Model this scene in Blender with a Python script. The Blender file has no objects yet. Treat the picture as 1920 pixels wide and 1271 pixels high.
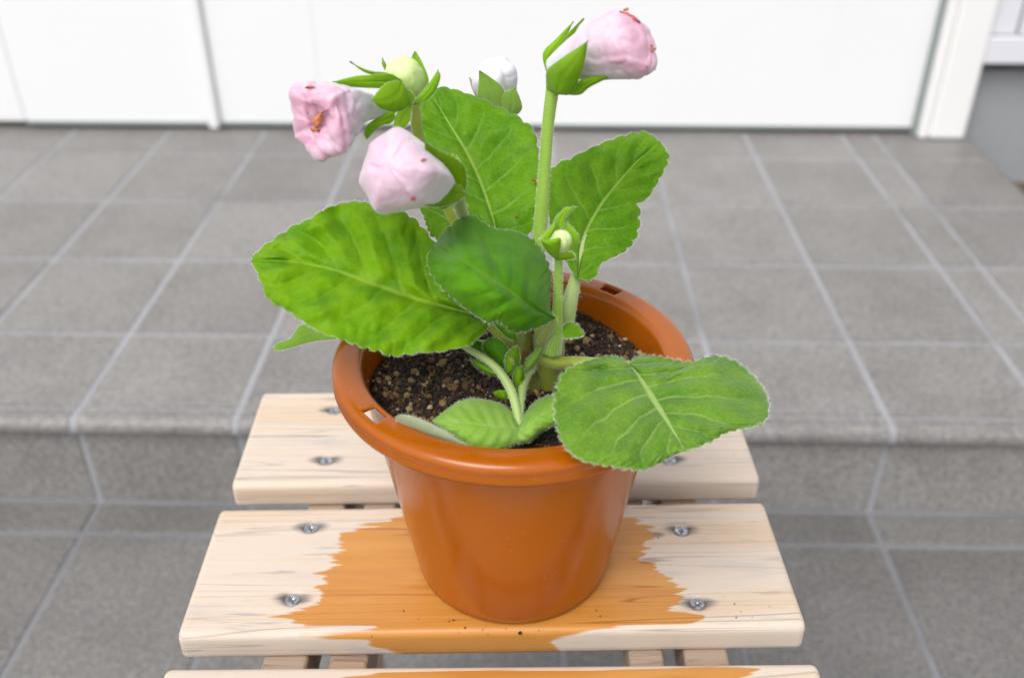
import bpy, math, random
import numpy as np
from mathutils import Vector, noise
random.seed(7); rng = np.random.default_rng(7)
C = bpy.context.scene.collection
S = bpy.context.scene
R = math.radians

# ------------------------------------------------------------------ camera
LENS_PX, PITCH, YAW, ROLL = 1806.0, 0.5677, -0.0224, 0.0008
CAM = np.array([0.0, 0.0, 0.861])
cp, sp = math.cos(PITCH), math.sin(PITCH); cy, sy = math.cos(YAW), math.sin(YAW)
FW = np.array([sy*cp, cy*cp, -sp]); _r = np.array([cy, -sy, 0.0]); _d = np.cross(FW, _r)
RT = math.cos(ROLL)*_r + math.sin(ROLL)*_d; DN = -math.sin(ROLL)*_r + math.cos(ROLL)*_d
from mathutils import Matrix
cam_d = bpy.data.cameras.new('camera'); cam = bpy.data.objects.new('camera', cam_d); C.objects.link(cam)
cam.matrix_world = Matrix([[RT[0], -DN[0], -FW[0], CAM[0]], [RT[1], -DN[1], -FW[1], CAM[1]], [RT[2], -DN[2], -FW[2], CAM[2]], [0, 0, 0, 1]])
cam_d.sensor_width = 36; cam_d.lens = LENS_PX/1920*36
cam_d.clip_start = 0.02; cam_d.clip_end = 200
cam_d.dof.use_dof = True; cam_d.dof.focus_distance = 0.475; cam_d.dof.aperture_fstop = 6.5
S.camera = cam

# ------------------------------------------------------------------ light
SUN_EL, SUN_AZ = R(56), R(208)      # behind the camera, a little to the left
w = bpy.data.worlds.new('World'); S.world = w; w.use_nodes = True
wn = w.node_tree.nodes; wl = w.node_tree.links
sky = wn.new('ShaderNodeTexSky'); sky.sky_type = 'NISHITA'; sky.sun_disc = False
sky.sun_elevation = SUN_EL; sky.sun_rotation = SUN_AZ; sky.dust_density = 3
hs = wn.new('ShaderNodeHueSaturation'); hs.inputs['Saturation'].default_value = 0.22
wl.new(sky.outputs[0], hs.inputs['Color']); wl.new(hs.outputs[0], wn['Background'].inputs[0])
wn['Background'].inputs[1].default_value = 0.15
sd = bpy.data.lights.new('sun', 'SUN'); sd.energy = 1.4; sd.angle = R(35); sd.color = (1, .97, .92)
so = bpy.data.objects.new('sun', sd); C.objects.link(so)
dirv = Vector((math.sin(SUN_AZ)*math.cos(SUN_EL), math.cos(SUN_AZ)*math.cos(SUN_EL), math.sin(SUN_EL)))
so.rotation_euler = dirv.to_track_quat('Z', 'Y').to_euler(); so.location = dirv*5
S.view_settings.view_transform = 'Standard'; S.view_settings.look = 'None'
S.view_settings.gamma = 1; S.view_settings.use_curve_mapping = False
S.view_settings.exposure = 0.45

# ------------------------------------------------------------------ helpers
def at(x, y, Y):                       # point of the view ray of (x, y) at distance Y forward of the camera
    v = FW + (x-960)/LENS_PX*RT + (y-635.5)/LENS_PX*DN
    return CAM + v*(Y/v[1])
def atz(x, y, z):
    v = FW + (x-960)/LENS_PX*RT + (y-635.5)/LENS_PX*DN
    return CAM + v*((z-CAM[2])/v[2])
def pxm(p):                            # metres per photo pixel at p
    return float((np.asarray(p)-CAM) @ FW)/LENS_PX

def link(name, me, mat=None, parent=None, smooth=True):
    o = bpy.data.objects.new(name, me); C.objects.link(o)
    if mat is not None:
        for m in (mat if isinstance(mat, (list, tuple)) else [mat]): me.materials.append(m)
    if smooth: me.polygons.foreach_set('use_smooth', [True]*len(me.polygons))
    if parent is not None:
        o.parent = parent; o.matrix_parent_inverse = Matrix.Translation(-parent.location) if parent.type == 'EMPTY' else Matrix.Identity(4)
    return o
def mesh(name, V, F, mat=None, parent=None, smooth=True):
    me = bpy.data.meshes.new(name); me.from_pydata([tuple(map(float, v)) for v in V], [], [tuple(map(int, f)) for f in F]); me.update()
    return link(name, me, mat, parent, smooth)
def tag(o, label=None, cat=None, group=None, kind=None):
    if label: o['label'] = label
    if cat: o['category'] = cat
    if group: o['group'] = group
    if kind: o['kind'] = kind
    return o
def empty(name, loc, **k):
    o = bpy.data.objects.new(name, None); C.objects.link(o); o.location = [float(a) for a in loc]; o.empty_display_size = .02
    return tag(o, **k)
def mod_bevel(o, w_, seg=3):
    m = o.modifiers.new('bevel', 'BEVEL'); m.width = w_; m.segments = seg; m.limit_method = 'ANGLE'; return o
def boxdata(x0, x1, y0, y1, z0, z1):
    V = [(x0,y0,z0),(x1,y0,z0),(x1,y1,z0),(x0,y1,z0),(x0,y0,z1),(x1,y0,z1),(x1,y1,z1),(x0,y1,z1)]
    F = [(0,3,2,1),(4,5,6,7),(0,1,5,4),(1,2,6,5),(2,3,7,6),(3,0,4,7)]
    return V, F
def box(name, x0, x1, y0, y1, z0, z1, mat, parent=None, bev=0):
    o = mesh(name, *boxdata(x0, x1, y0, y1, z0, z1), mat, parent, smooth=False)
    if bev: mod_bevel(o, bev)
    return o
def catmull(P, n):
    P = np.asarray(P, float)
    if len(P) == 2: return P[0] + (P[1]-P[0])*np.linspace(0, 1, n)[:, None]
    Q = np.vstack([2*P[0]-P[1], P, 2*P[-1]-P[-2]])
    seg = np.maximum(np.linalg.norm(np.diff(P[:, :2], axis=0), axis=1), 1e-6)
    cum = np.concatenate([[0], np.cumsum(seg)]); t = np.linspace(0, cum[-1], n)
    k = np.clip(np.searchsorted(cum, t, side='right')-1, 0, len(seg)-1); u = ((t-cum[k])/seg[k])[:, None]
    a, b, c, d = Q[k], Q[k+1], Q[k+2], Q[k+3]
    return .5*((2*b)+(-a+c)*u+(2*a-5*b+4*c-d)*u*u+(-a+3*b-3*c+d)*u**3)

# ------------------------------------------------------------------ materials
class NT:
    def __init__(s, name):
        s.m = bpy.data.materials.new(name); s.m.use_nodes = True; s.t = s.m.node_tree; s.n = s.t.nodes; s.l = s.t.links
        s.b = s.n['Principled BSDF']; s.out = s.n['Material Output']
    def set(s, **k):
        for a, v in k.items():
            a = a.replace('_', ' ')
            s.put(s.b.inputs[a], v)
    def put(s, sock, v):
        if isinstance(v, bpy.types.NodeSocket): s.l.new(v, sock)
        elif isinstance(v, tuple) and len(v) == 3 and sock.type == 'RGBA': sock.default_value = (*v, 1)
        else: sock.default_value = v
    def math(s, op, a, b=0.0, c=0.0, clamp=False):
        n = s.n.new('ShaderNodeMath'); n.operation = op; n.use_clamp = clamp
        for i, v in enumerate((a, b, c)): s.put(n.inputs[i], v)
        return n.outputs[0]
    def mix(s, f, a, b, mode='MIX'):
        n = s.n.new('ShaderNodeMix'); n.data_type = 'RGBA'; n.blend_type = mode
        s.put(n.inputs[0], f); s.put(n.inputs[6], a); s.put(n.inputs[7], b); return n.outputs[2]
    def coord(s, kind='Object', scale=None):
        n = s.n.new('ShaderNodeTexCoord').outputs[kind]
        if scale is None: return n
        m = s.n.new('ShaderNodeMapping'); s.l.new(n, m.inputs[0]); m.inputs['Scale'].default_value = scale; return m.outputs[0]
    def world(s, scale=(1,1,1)):
        n = s.n.new('ShaderNodeNewGeometry').outputs['Position']
        m = s.n.new('ShaderNodeMapping'); s.l.new(n, m.inputs[0]); m.inputs['Scale'].default_value = scale; return m.outputs[0]
    def noise(s, vec, scale, detail=3, rough=.5, dist=0):
        n = s.n.new('ShaderNodeTexNoise'); s.put(n.inputs['Vector'], vec); n.inputs['Scale'].default_value = scale
        n.inputs['Detail'].default_value = detail; n.inputs['Roughness'].default_value = rough; n.inputs['Distortion'].default_value = dist
        return n.outputs[0]
    def voro(s, vec, scale, feat='F1', out=0):
        n = s.n.new('ShaderNodeTexVoronoi'); n.feature = feat; s.put(n.inputs['Vector'], vec); n.inputs['Scale'].default_value = scale
        return n.outputs[out]
    def ramp(s, f, stops):
        n = s.n.new('ShaderNodeValToRGB'); s.put(n.inputs[0], f); e = n.color_ramp.elements
        while len(e) < len(stops): e.new(.5)
        for i, (p, c) in enumerate(stops): e[i].position = p; e[i].color = (*c, 1) if isinstance(c, tuple) else (c, c, c, 1)
        return n.outputs[0]
    def step(s, f, a, b):
        n = s.n.new('ShaderNodeMapRange'); n.interpolation_type = 'SMOOTHSTEP'
        s.put(n.inputs[0], f); s.put(n.inputs[1], a); s.put(n.inputs[2], b); return n.outputs[0]
    def bump(s, h, strength=.3, dist=.001):
        n = s.n.new('ShaderNodeBump'); s.put(n.inputs['Height'], h); n.inputs['Strength'].default_value = strength; n.inputs['Distance'].default_value = dist
        s.l.new(n.outputs[0], s.b.inputs['Normal']); return n
    def attr(s, name, out='Fac'):
        n = s.n.new('ShaderNodeAttribute'); n.attribute_name = name; return n.outputs[out]

def mat_tile(name='tile', k0=.76):
    t = NT(name); g = t.world()
    rnd = t.n.new('ShaderNodeObjectInfo').outputs['Random']
    a = t.noise(g, 260, 3, .6); b = t.noise(g, 75, 4, .65); c = t.noise(g, 9, 5, .65); d = t.noise(g, 700, 2)
    col = t.ramp(a, [(.30, (.192,.186,.184)), (.48, (.258,.250,.248)), (.68, (.335,.322,.312))])
    col = t.mix(t.step(b, .35, .7), col, (.325,.315,.300), 'MIX'); 
    col = t.mix(.55, col, t.ramp(a, [(.32, (.185,.180,.180)), (.5, (.262,.254,.252)), (.7, (.35,.336,.326))]))
    mot = t.noise(g, 150, 3, .55); col = t.mix(t.step(mot, .38, .66), t.mix(1.0, col, (.80,.80,.815), 'MULTIPLY'), t.mix(1.0, col, (1.12,1.09,1.03), 'MULTIPLY'))
    col = t.mix(t.step(c, .38, .68), col, (.86,.85,.84), 'MULTIPLY')
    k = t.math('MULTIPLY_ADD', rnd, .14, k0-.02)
    cc = t.n.new('ShaderNodeCombineColor'); [t.put(cc.inputs[i], k) for i in range(3)]
    col = t.mix(1.0, col, cc.outputs[0], 'MULTIPLY')
    t.set(Base_Color=col, Roughness=t.math('MULTIPLY_ADD', b, .2, .38)); t.b.inputs['Specular IOR Level'].default_value = .5
    t.bump(t.math('ADD', t.math('MULTIPLY', a, .6), d), .35, .0008)
    return t.m
def mat_grout(name='grout', q=1.0):
    t = NT(name); g = t.world(); a = t.noise(g, 120, 4); b = t.noise(g, 6, 3)
    col = t.mix(a, (.29,.295,.315), (.37,.375,.395)); col = t.mix(t.step(b, .45, .8), col, (.21,.21,.22))
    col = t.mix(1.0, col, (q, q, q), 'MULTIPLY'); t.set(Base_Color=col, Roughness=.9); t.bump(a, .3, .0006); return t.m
def mat_plain(name, col, rough=.5, var=.06, scale=30, bump=0, **k):
    t = NT(name); g = t.world(); a = t.noise(g, scale, 4)
    lo = tuple(c*(1-var) for c in col); hi = tuple(min(1, c*(1+var)) for c in col)
    t.set(Base_Color=t.mix(a, lo, hi), Roughness=rough, **k)
    if bump: t.bump(a, bump, .001)
    return t.m
def mat_wood(name='wood', dry_shaded=False):
    t = NT(name); p = t.coord('Object')
    rnd = t.n.new('ShaderNodeObjectInfo').outputs['Random']
    off = t.n.new('ShaderNodeVectorMath'); off.operation = 'ADD'; t.put(off.inputs[0], p)
    cx = t.n.new('ShaderNodeCombineXYZ'); [t.put(cx.inputs[i], t.math('MULTIPLY', rnd, 7.3)) for i in range(3)]
    t.put(off.inputs[1], cx.outputs[0]); p = off.outputs[0]
    def mp(sc):
        m = t.n.new('ShaderNodeMapping'); t.put(m.inputs[0], p); m.inputs['Scale'].default_value = sc; return m.outputs[0]
    fine = t.noise(mp((10, 420, 420)), 1, 4, .6); broad = t.noise(mp((2.6, 42, 42)), 1, 3, .5, .8)
    rings = t.noise(mp((1.7, 62, 62)), 1, 2, .4, .35)
    line = t.math('SUBTRACT', 1, t.step(t.math('ABSOLUTE', t.math('SUBTRACT', t.math('FRACT', t.math('MULTIPLY', rings, 8)), .5)), .0, .075))
    line = t.math('MULTIPLY', line, t.math('MULTIPLY_ADD', t.step(t.noise(mp((9, 30, 30)), 1, 2), .36, .62), .8, .2))
    dry = t.ramp(broad, [(.25, (.57,.46,.36)), (.5, (.60,.505,.415)), (.72, (.58,.40,.24))])
    dry = t.mix(t.math('MULTIPLY', fine, .5), dry, (.62,.55,.48))
    weather = t.step(t.noise(mp((14, 60, 60)), 1, 4, .6), .54, .76)
    dry = t.mix(t.math('MULTIPLY', weather, .60), dry, (.40,.38,.385))
    dry = t.mix(t.math('MULTIPLY', line, .80), dry, (.24,.19,.165))
    kn = t.voro(mp((9, 26, 26)), 1, 'F1', 0); knf = t.math('MULTIPLY', t.math('SUBTRACT', 1, t.step(kn, .035, .085)), .9); dry = t.mix(knf, dry, (.20,.10,.05))
    streak = t.step(t.noise(mp((22, 260, 260)), 1, 3, .6), .62, .72)
    dry = t.mix(t.math('MULTIPLY', streak, .5), dry, (.25,.24,.25))
    wet = t.ramp(broad, [(.25, (.42,.155,.020)), (.5, (.50,.215,.040)), (.75, (.43,.165,.022))])
    wet = t.mix(t.math('MULTIPLY', fine, .45), wet, (.56,.28,.07)); wet = t.mix(t.math('MULTIPLY', t.step(t.noise(mp((7, 45, 45)), 1, 3), .45, .7), .5), wet, (.60,.31,.10))
    wet = t.mix(t.math('MULTIPLY', line, .75), wet, (.25,.075,.010)); wet = t.mix(t.math('MULTIPLY', t.step(t.noise(mp((3.2, 26, 26)), 1, 3, .6, 1.2), .5, .72), .45), wet, (.40,.135,.016))
    wet = t.mix(t.math('MULTIPLY', t.step(t.noise(mp((12, 120, 120)), 1, 3), .6, .75), .4), wet, (.36,.12,.014))
    jag = t.math('MULTIPLY', t.math('SUBTRACT', t.noise(mp((5, 125, 40)), 1, 3, .6), .5), .040)
    wa = t.math('ADD', t.attr('wet') if not dry_shaded else -1.0, jag)
    wf = t.step(wa, -.0011, .0011)
    halo = t.math('MULTIPLY', t.step(wa, -.007, 0), .16)
    col = t.mix(halo, dry, (.62,.53,.44)); col = t.mix(wf, col, wet)
    stain = t.attr('stain')
    st = t.step(t.math('MULTIPLY', stain, t.math('ADD', .55, t.noise(mp((40, 320, 320)), 1, 3))), .32, .95)
    col = t.mix(t.math('MULTIPLY', st, .92), col, (.06,.065,.075))
    sc = t.voro(mp((150, 150, 150)), 1, 'F1', 0)
    dirt = t.math('MULTIPLY', t.math('SUBTRACT', 1, t.step(sc, .07, .13)), t.step(t.noise(mp((22, 22, 22)), 1, 2), .60, .66))
    col = t.mix(t.math('MULTIPLY', dirt, .8), col, (.05,.03,.02))
    col = t.mix(1.0, col, (.62,.56,.52), 'MULTIPLY') if dry_shaded else col  # shade beneath the slats multiplied into the rail and leg colour
    t.set(Base_Color=col, Roughness=t.math('MULTIPLY_ADD', wf, -.24, .62))
    t.bump(t.math('SUBTRACT', t.math('MULTIPLY', fine, .5), line), .25, .0006)
    return t.m
def mat_pot():
    t = NT('pot_plastic'); g = t.world()
    a = t.noise(g, 14, 4, .6); s2 = t.noise(t.world((1, 1, .15)), 60, 3); v = t.voro(g, 190, 'F1', 0)
    col = t.mix(a, (.335,.078,.0008), (.375,.093,.001))
    dust = t.step(t.noise(g, 38, 5, .7), .56, .86)
    col = t.mix(t.math('MULTIPLY', dust, .20), col, (.50,.24,.11))
    sp_ = t.math('MULTIPLY', t.math('SUBTRACT', 1, t.step(v, .05, .13)), t.step(t.noise(g, 45, 2), .55, .62))
    col = t.mix(t.math('MULTIPLY', sp_, .3), col, (.55,.34,.22))
    t.set(Base_Color=col, Roughness=t.math('MULTIPLY_ADD', a, .14, .13)); t.b.inputs['Subsurface Weight'].default_value = .04; t.b.inputs['Specular IOR Level'].default_value = .42
    t.b.inputs['Subsurface Radius'].default_value = (.006, .002, .001); t.b.inputs['Subsurface Scale'].default_value = 1
    t.bump(s2, .05, .0006)
    return t.m
NV = 7.0; VS = .20
def mat_leaf(name, c_lo, c_hi, vein_c, fuzz=.35, veinw=.8, rim=.9, under=(.30,.40,.20), fade=-.75):
    t = NT(name); uv = t.coord('UV'); sep = t.n.new('ShaderNodeSeparateXYZ'); t.put(sep.inputs[0], uv)
    u, v = sep.outputs[0], sep.outputs[1]
    sgn = t.math('MULTIPLY_ADD', u, 2, -1); a = t.math('ABSOLUTE', sgn)
    side = t.math('MULTIPLY', t.math('GREATER_THAN', sgn, 0), .45)
    g = t.coord('Object')
    nz = t.noise(g, 85, 2); wob = t.math('MULTIPLY', t.math('SUBTRACT', nz, .5), .35)
    wv = t.math('ADD', t.math('MULTIPLY', t.math('SUBTRACT', v, t.math('MULTIPLY', a, VS)), NV), t.math('ADD', side, wob))
    d = t.math('ABSOLUTE', t.math('SUBTRACT', t.math('FRACT', wv), .5))           # 0 on a vein
    lat = t.math('MULTIPLY', t.math('SUBTRACT', 1, t.step(d, .0, t.math('MULTIPLY_ADD', a, -.05, .095))), t.math('MULTIPLY', t.math('SUBTRACT', 1, t.step(a, .45, .95)), t.math('MULTIPLY_ADD', v, fade, 1.0)))
    midw = t.math('MULTIPLY_ADD', v, -.042, .058)
    mid = t.math('SUBTRACT', 1, t.step(a, t.math('MULTIPLY', midw, .35), midw))
    ret = t.voro(g, 330, 'DISTANCE_TO_EDGE', 0); rr = t.math('SUBTRACT', 1, t.step(ret, .0, .10))
    blot = t.noise(g, 55, 4, .6)
    col = t.mix(t.step(blot, .36, .62), c_lo, c_hi)
    col = t.mix(t.math('MULTIPLY', t.step(d, .10, .5), .30), col, c_hi)
    col = t.mix(t.math('MULTIPLY', rr, .16), col, vein_c)
    col = t.mix(t.math('MULTIPLY', lat, .50*veinw), col, vein_c)
    col = t.mix(t.math('MULTIPLY', mid, .85*veinw), col, vein_c)
    fz = t.noise(g, 900, 3, .7)
    lum = t.step(fz, .50, .80); col = t.mix(t.math('MULTIPLY', lum, .16*fuzz/.35), col, (.55,.66,.50))
    edge = t.step(a, .975, 1.0); col = t.mix(t.math('MULTIPLY', edge, .35*rim), col, (.45,.55,.25))
    back = t.n.new('ShaderNodeNewGeometry').outputs['Backfacing']
    col = t.mix(t.math('MULTIPLY', back, .75), col, under)
    t.set(Base_Color=col, Roughness=.42); t.b.inputs['Specular IOR Level'].default_value = .13
    t.b.inputs['Sheen Weight'].default_value = fuzz; t.b.inputs['Sheen Roughness'].default_value = .35
    t.b.inputs['Sheen Tint'].default_value = (.82,.95,.9,1)
    h = t.math('ADD', t.math('MULTIPLY', t.math('SUBTRACT', 1, rr), .35), t.math('MULTIPLY', fz, .35))
    t.bump(h, .35, .0006)
    tr = t.n.new('ShaderNodeBsdfTranslucent'); t.put(tr.inputs[0], t.mix(.5, col, (.42,.70,.02), 'MIX'))
    ms = t.n.new('ShaderNodeMixShader'); ms.inputs[0].default_value = .30
    t.l.new(t.b.outputs[0], ms.inputs[1]); t.l.new(tr.outputs[0], ms.inputs[2]); t.l.new(ms.outputs[0], t.out.inputs[0])
    return t.m
def mat_stem(name, a_, b_, c_=None):
    t = NT(name); g = t.coord('Object'); n1 = t.noise(g, 60, 3); sep = t.n.new('ShaderNodeSeparateXYZ'); t.put(sep.inputs[0], t.coord('UV'))
    col = t.mix(n1, a_, b_)
    if c_: col = t.mix(t.math('MULTIPLY', t.step(t.noise(g, 90, 2), .42, .62), .8), col, c_)
    t.set(Base_Color=col, Roughness=.45); t.b.inputs['Sheen Weight'].default_value = .3
    t.b.inputs['Subsurface Weight'].default_value = .35; t.b.inputs['Subsurface Radius'].default_value = (.003,.004,.001); t.b.inputs['Subsurface Scale'].default_value = 1
    t.bump(t.noise(t.coord('Object', (1,1,.2)), 500, 3), .15, .0005)
    return t.m
def mat_petal(name, throat, mid, tip, deep=(.58,.20,.31)):
    t = NT(name); g = t.coord('Object'); sep = t.n.new('ShaderNodeSeparateXYZ'); t.put(sep.inputs[0], t.coord('UV'))
    v = sep.outputs[1]; nz = t.noise(g, 75, 3, .55)
    vv = t.math('ADD', v, t.math('MULTIPLY', t.math('SUBTRACT', nz, .5), .95))
    col = t.ramp(vv, [(.22, throat), (.52, mid), (.88, tip)])
    ang = t.noise(t.coord('UV', (26, 1.6, 1)), 1.0, 3, .6)
    col = t.mix(t.math('MULTIPLY', t.math('MULTIPLY', t.step(ang, .5, .7), t.step(v, .35, .8)), .14), col, tip)
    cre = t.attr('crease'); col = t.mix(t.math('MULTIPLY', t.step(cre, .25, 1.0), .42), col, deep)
    t.set(Base_Color=col, Roughness=.5); t.b.inputs['Sheen Weight'].default_value = .2
    t.b.inputs['Subsurface Weight'].default_value = .5; t.b.inputs['Subsurface Radius'].default_value = (.006,.004,.004); t.b.inputs['Subsurface Scale'].default_value = 1
    t.bump(t.math('ADD', t.noise(g, 420, 4, .6), t.math('MULTIPLY', ang, .25)), .4, .0010)
    return t.m
def mat_soil():
    t = NT('soil'); g = t.world(); n1 = t.noise(g, 260, 4, .7); n2 = t.noise(g, 25, 3)
    col = t.ramp(n1, [(.3, (.008,.005,.003)), (.5, (.028,.015,.008)), (.7, (.070,.036,.018))])
    t.set(Base_Color=col, Roughness=.8); t.bump(n1, .9, .003); return t.m
def mat_chip():
    t = NT('soil_grains'); r = t.attr('tone')
    col = t.ramp(r, [(0, (.007,.004,.002)), (.40, (.030,.015,.007)), (.60, (.075,.032,.012)), (.78, (.16,.075,.022)), (.9, (.26,.18,.075)), (1, (.48,.38,.26))])
    t.set(Base_Color=col, Roughness=.65); return t.m

M = dict(tile=mat_tile(), tile_low=mat_tile('tile_darker', .56), grout=mat_grout('grout', .92), grout_low=mat_grout('grout_darker', .60), wood=mat_wood(), pot=mat_pot(), soil=mat_soil(), chip=mat_chip())  # lower paving gets a darker tone of the same tile and grout
M['wood_dry_shaded'] = mat_wood('wood_dry_shaded', True)
M['tile_riser'] = mat_tile('tile_riser', .86)
M['door'] = mat_plain('door_white', (.80,.80,.81), .35, .012, 3)
M['frame'] = mat_plain('frame_white', (.80,.795,.785), .35, .02, 6)
M['dark'] = mat_plain('rubber_and_shadow', (.06,.06,.055), .6)  # door track rubber, also the painted shadow below the siding
M['seal'] = mat_plain('seal_grey', (.24,.28,.27), .5)
M['plinth'] = mat_plain('plinth_render', (.30,.31,.32), .8, .06, 40, .2)
M['siding'] = mat_plain('siding_white', (.68,.68,.73), .5, .02, 5)
M['conc'] = mat_plain('concrete', (.26,.25,.24), .85, .15, 12, .3)
M['dirt'] = mat_plain('dirt', (.10,.075,.055), .9, .5, 30, .6)
M['shade'] = mat_plain('inner_wood', (.48,.30,.18), .6, .2, 30)
M['steel'] = mat_plain('screw_steel', (.42,.44,.47), .32, .25, 900, 0, Metallic=1.0)
M['steeld'] = mat_plain('screw_recess', (.05,.055,.06), .5)
LIME = (.17,.33,.018)
M['leaf_a'] = mat_leaf('leaf_lime', (.092,.262,.0010), (.178,.372,.0020), (.29,.45,.05), .07, .75, .7)
M['leaf_b'] = mat_leaf('leaf_deep', (.055,.215,.0015), (.098,.295,.003), (.18,.34,.04), .09, .70, .9)
M['leaf_c'] = mat_leaf('leaf_mid', (.080,.235,.002), (.135,.310,.004), (.34,.50,.10), .13, .95, .6)
M['leaf_d'] = mat_leaf('leaf_velvet', (.088,.225,.016), (.160,.315,.022), (.38,.54,.16), .42, 1.25, .8, fade=-.25)
M['leaf_e'] = mat_leaf('leaf_pale', (.215,.430,.035), (.300,.510,.085), (.38,.54,.18), .3, .8, .3)
M['leaf_f'] = mat_leaf('leaf_underside', (.33,.38,.23), (.40,.44,.30), (.34,.40,.22), .3, .5, .3, (.38,.43,.27))
M['sepal'] = mat_leaf('sepal_green', (.19,.415,.006), (.27,.50,.015), (.31,.52,.05), .15, .5, .3, (.24,.42,.03))
M['sepal_d'] = mat_leaf('sepal_olive', (.140,.280,.002), (.200,.350,.004), (.25,.40,.02), .12, .5, .3, (.17,.29,.01))
M['stem'] = mat_stem('stem_green', (.21,.37,.025), (.27,.43,.05))
M['stem_y'] = mat_stem('stem_yellow', (.23,.29,.015), (.29,.36,.03))
M['stem_p'] = mat_stem('stem_pale', (.31,.43,.12), (.38,.48,.18))
M['crown'] = mat_stem('crown_brown', (.17,.22,.02), (.24,.28,.03), (.17,.06,.012))
M['petal'] = mat_petal('petal_pink', (.64,.64,.69), (.65,.53,.62), (.62,.35,.46))
M['petal_b'] = mat_petal('petal_blush', (.64,.64,.69), (.65,.575,.635), (.64,.47,.56))
M['petal_w'] = mat_petal('petal_white', (.58,.66,.50), (.66,.66,.70), (.64,.62,.69), (.6,.5,.55))
M['bud'] = mat_petal('bud_green', (.50,.64,.24), (.48,.64,.17), (.58,.70,.34), (.38,.52,.2))
M['wilt'] = mat_plain('wilted_red', (.52,.10,.09), .6, .5, 400, .5)
M['wilt2'] = mat_plain('wilted_orange', (.55,.20,.07), .6, .5, 400, .5)
M['hair'] = mat_plain('fine_hair', (.72,.78,.62), .5, .02)
M['hair'].node_tree.nodes['Principled BSDF'].inputs['Subsurface Weight'].default_value = .0

# ================================================================== SETTING
X0, TX, TY, Y0 = -.7635, .2008, .2232, .907
ZL = .141; G = .0043; DOORY = 1.94; EDGE_X = .895
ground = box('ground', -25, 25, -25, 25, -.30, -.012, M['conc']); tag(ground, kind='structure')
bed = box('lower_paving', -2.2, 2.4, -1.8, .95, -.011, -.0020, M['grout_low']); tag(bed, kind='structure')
def tilemesh(nm, wx, wy, th, seg=3):
    V, F = boxdata(0, wx, 0, wy, -th, 0); me = bpy.data.meshes.new(nm); me.from_pydata(V, [], F); me.materials.append(M['tile']); return me
TC = {}
def tile(parent, x0, x1, y0, y1, z, name='tile', mk='tile'):
    k = (round(x1-x0, 4), round(y1-y0, 4), mk)
    if k not in TC: TC[k] = tilemesh('tile', k[0], k[1], .008); TC[k].materials[0] = M[mk]
    o = bpy.data.objects.new(name, TC[k]); C.objects.link(o); o.parent = parent
    o.location = (x0, y0, z+random.uniform(-.0005, .0005)); o.rotation_euler = (random.uniform(-.0012, .0012), random.uniform(-.0012, .0012), 0)
    b = o.modifiers.new('bevel', 'BEVEL'); b.width = .0016; b.segments = 2
    return o
cols = [X0+TX*i for i in range(-4, 8)]
lowcols = [X0+TX*i for i in range(-5, 12)]
RISER = .941; LJ = .882
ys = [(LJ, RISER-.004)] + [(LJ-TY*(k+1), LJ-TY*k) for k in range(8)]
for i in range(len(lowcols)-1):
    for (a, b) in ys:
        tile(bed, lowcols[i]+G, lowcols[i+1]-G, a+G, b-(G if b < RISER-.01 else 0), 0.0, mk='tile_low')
# landing
landing = mesh('landing', *boxdata(-2.2, EDGE_X-.004, RISER+.0016, 2.2, -.011, ZL-.0020), M['grout'], None, False); tag(landing, kind='structure')
lc = cols + [X0+TX*7.33, EDGE_X]
rows = [Y0+TY*k for k in range(0, 5)] + [DOORY+.03]
NOSE = .928
def nosing_mesh(wx, y1):
    prof = [(y1, 0), (.9620, 0), (.9612, -.0036), (.9560, -.0036), (.9550, .0006), (.9495, .0004), (.9490, -.0010), (.9475, -.0010), (.9468, .0006), (.942, .0006)]
    r = .012
    for k in range(1, 8):
        a = k/7*math.pi/2; prof.append((NOSE+r-r*math.sin(a), .0006-r+r*math.cos(a)))
    prof += [(NOSE, -.0155), (NOSE+.002, -.0175), (RISER+.004, -.0175), (RISER+.004, -.010), (y1, -.010)]
    n = len(prof); V = []; 
    for x in (0, .0012, wx-.0012, wx): V += [(x, y, z) for (y, z) in prof]
    for j, q in enumerate(V):
        if j < n or j >= 3*n:
            V[j] = (q[0], q[1]+(.0012 if q[1] < .94 else 0), q[2]-(.0012 if q[2] > -.005 else 0))
    F = []
    for s in range(3):
        for k in range(n):
            a, b = s*n+k, s*n+(k+1) % n; F.append((a, b, b+n, a+n))
    F += [tuple(range(n))[::-1], tuple(range(3*n, 4*n))]
    me = bpy.data.meshes.new('nosing_tile'); me.from_pydata(V, [], F); me.materials.append(M['tile']); me.update()
    import bmesh; bm = bmesh.new(); bm.from_mesh(me); bmesh.ops.recalc_face_normals(bm, faces=bm.faces); bm.to_mesh(me); bm.free()
    return me
NC = {}
jm = nosing_mesh(EDGE_X-.004+1.55, rows[1]-G); jm.materials.clear(); jm.materials.append(M['grout'])
jo = bpy.data.objects.new('nosing_joint', jm); C.objects.link(jo); jo.parent = landing; jo.location = (-1.55, .0013, ZL-.0013)
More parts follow.
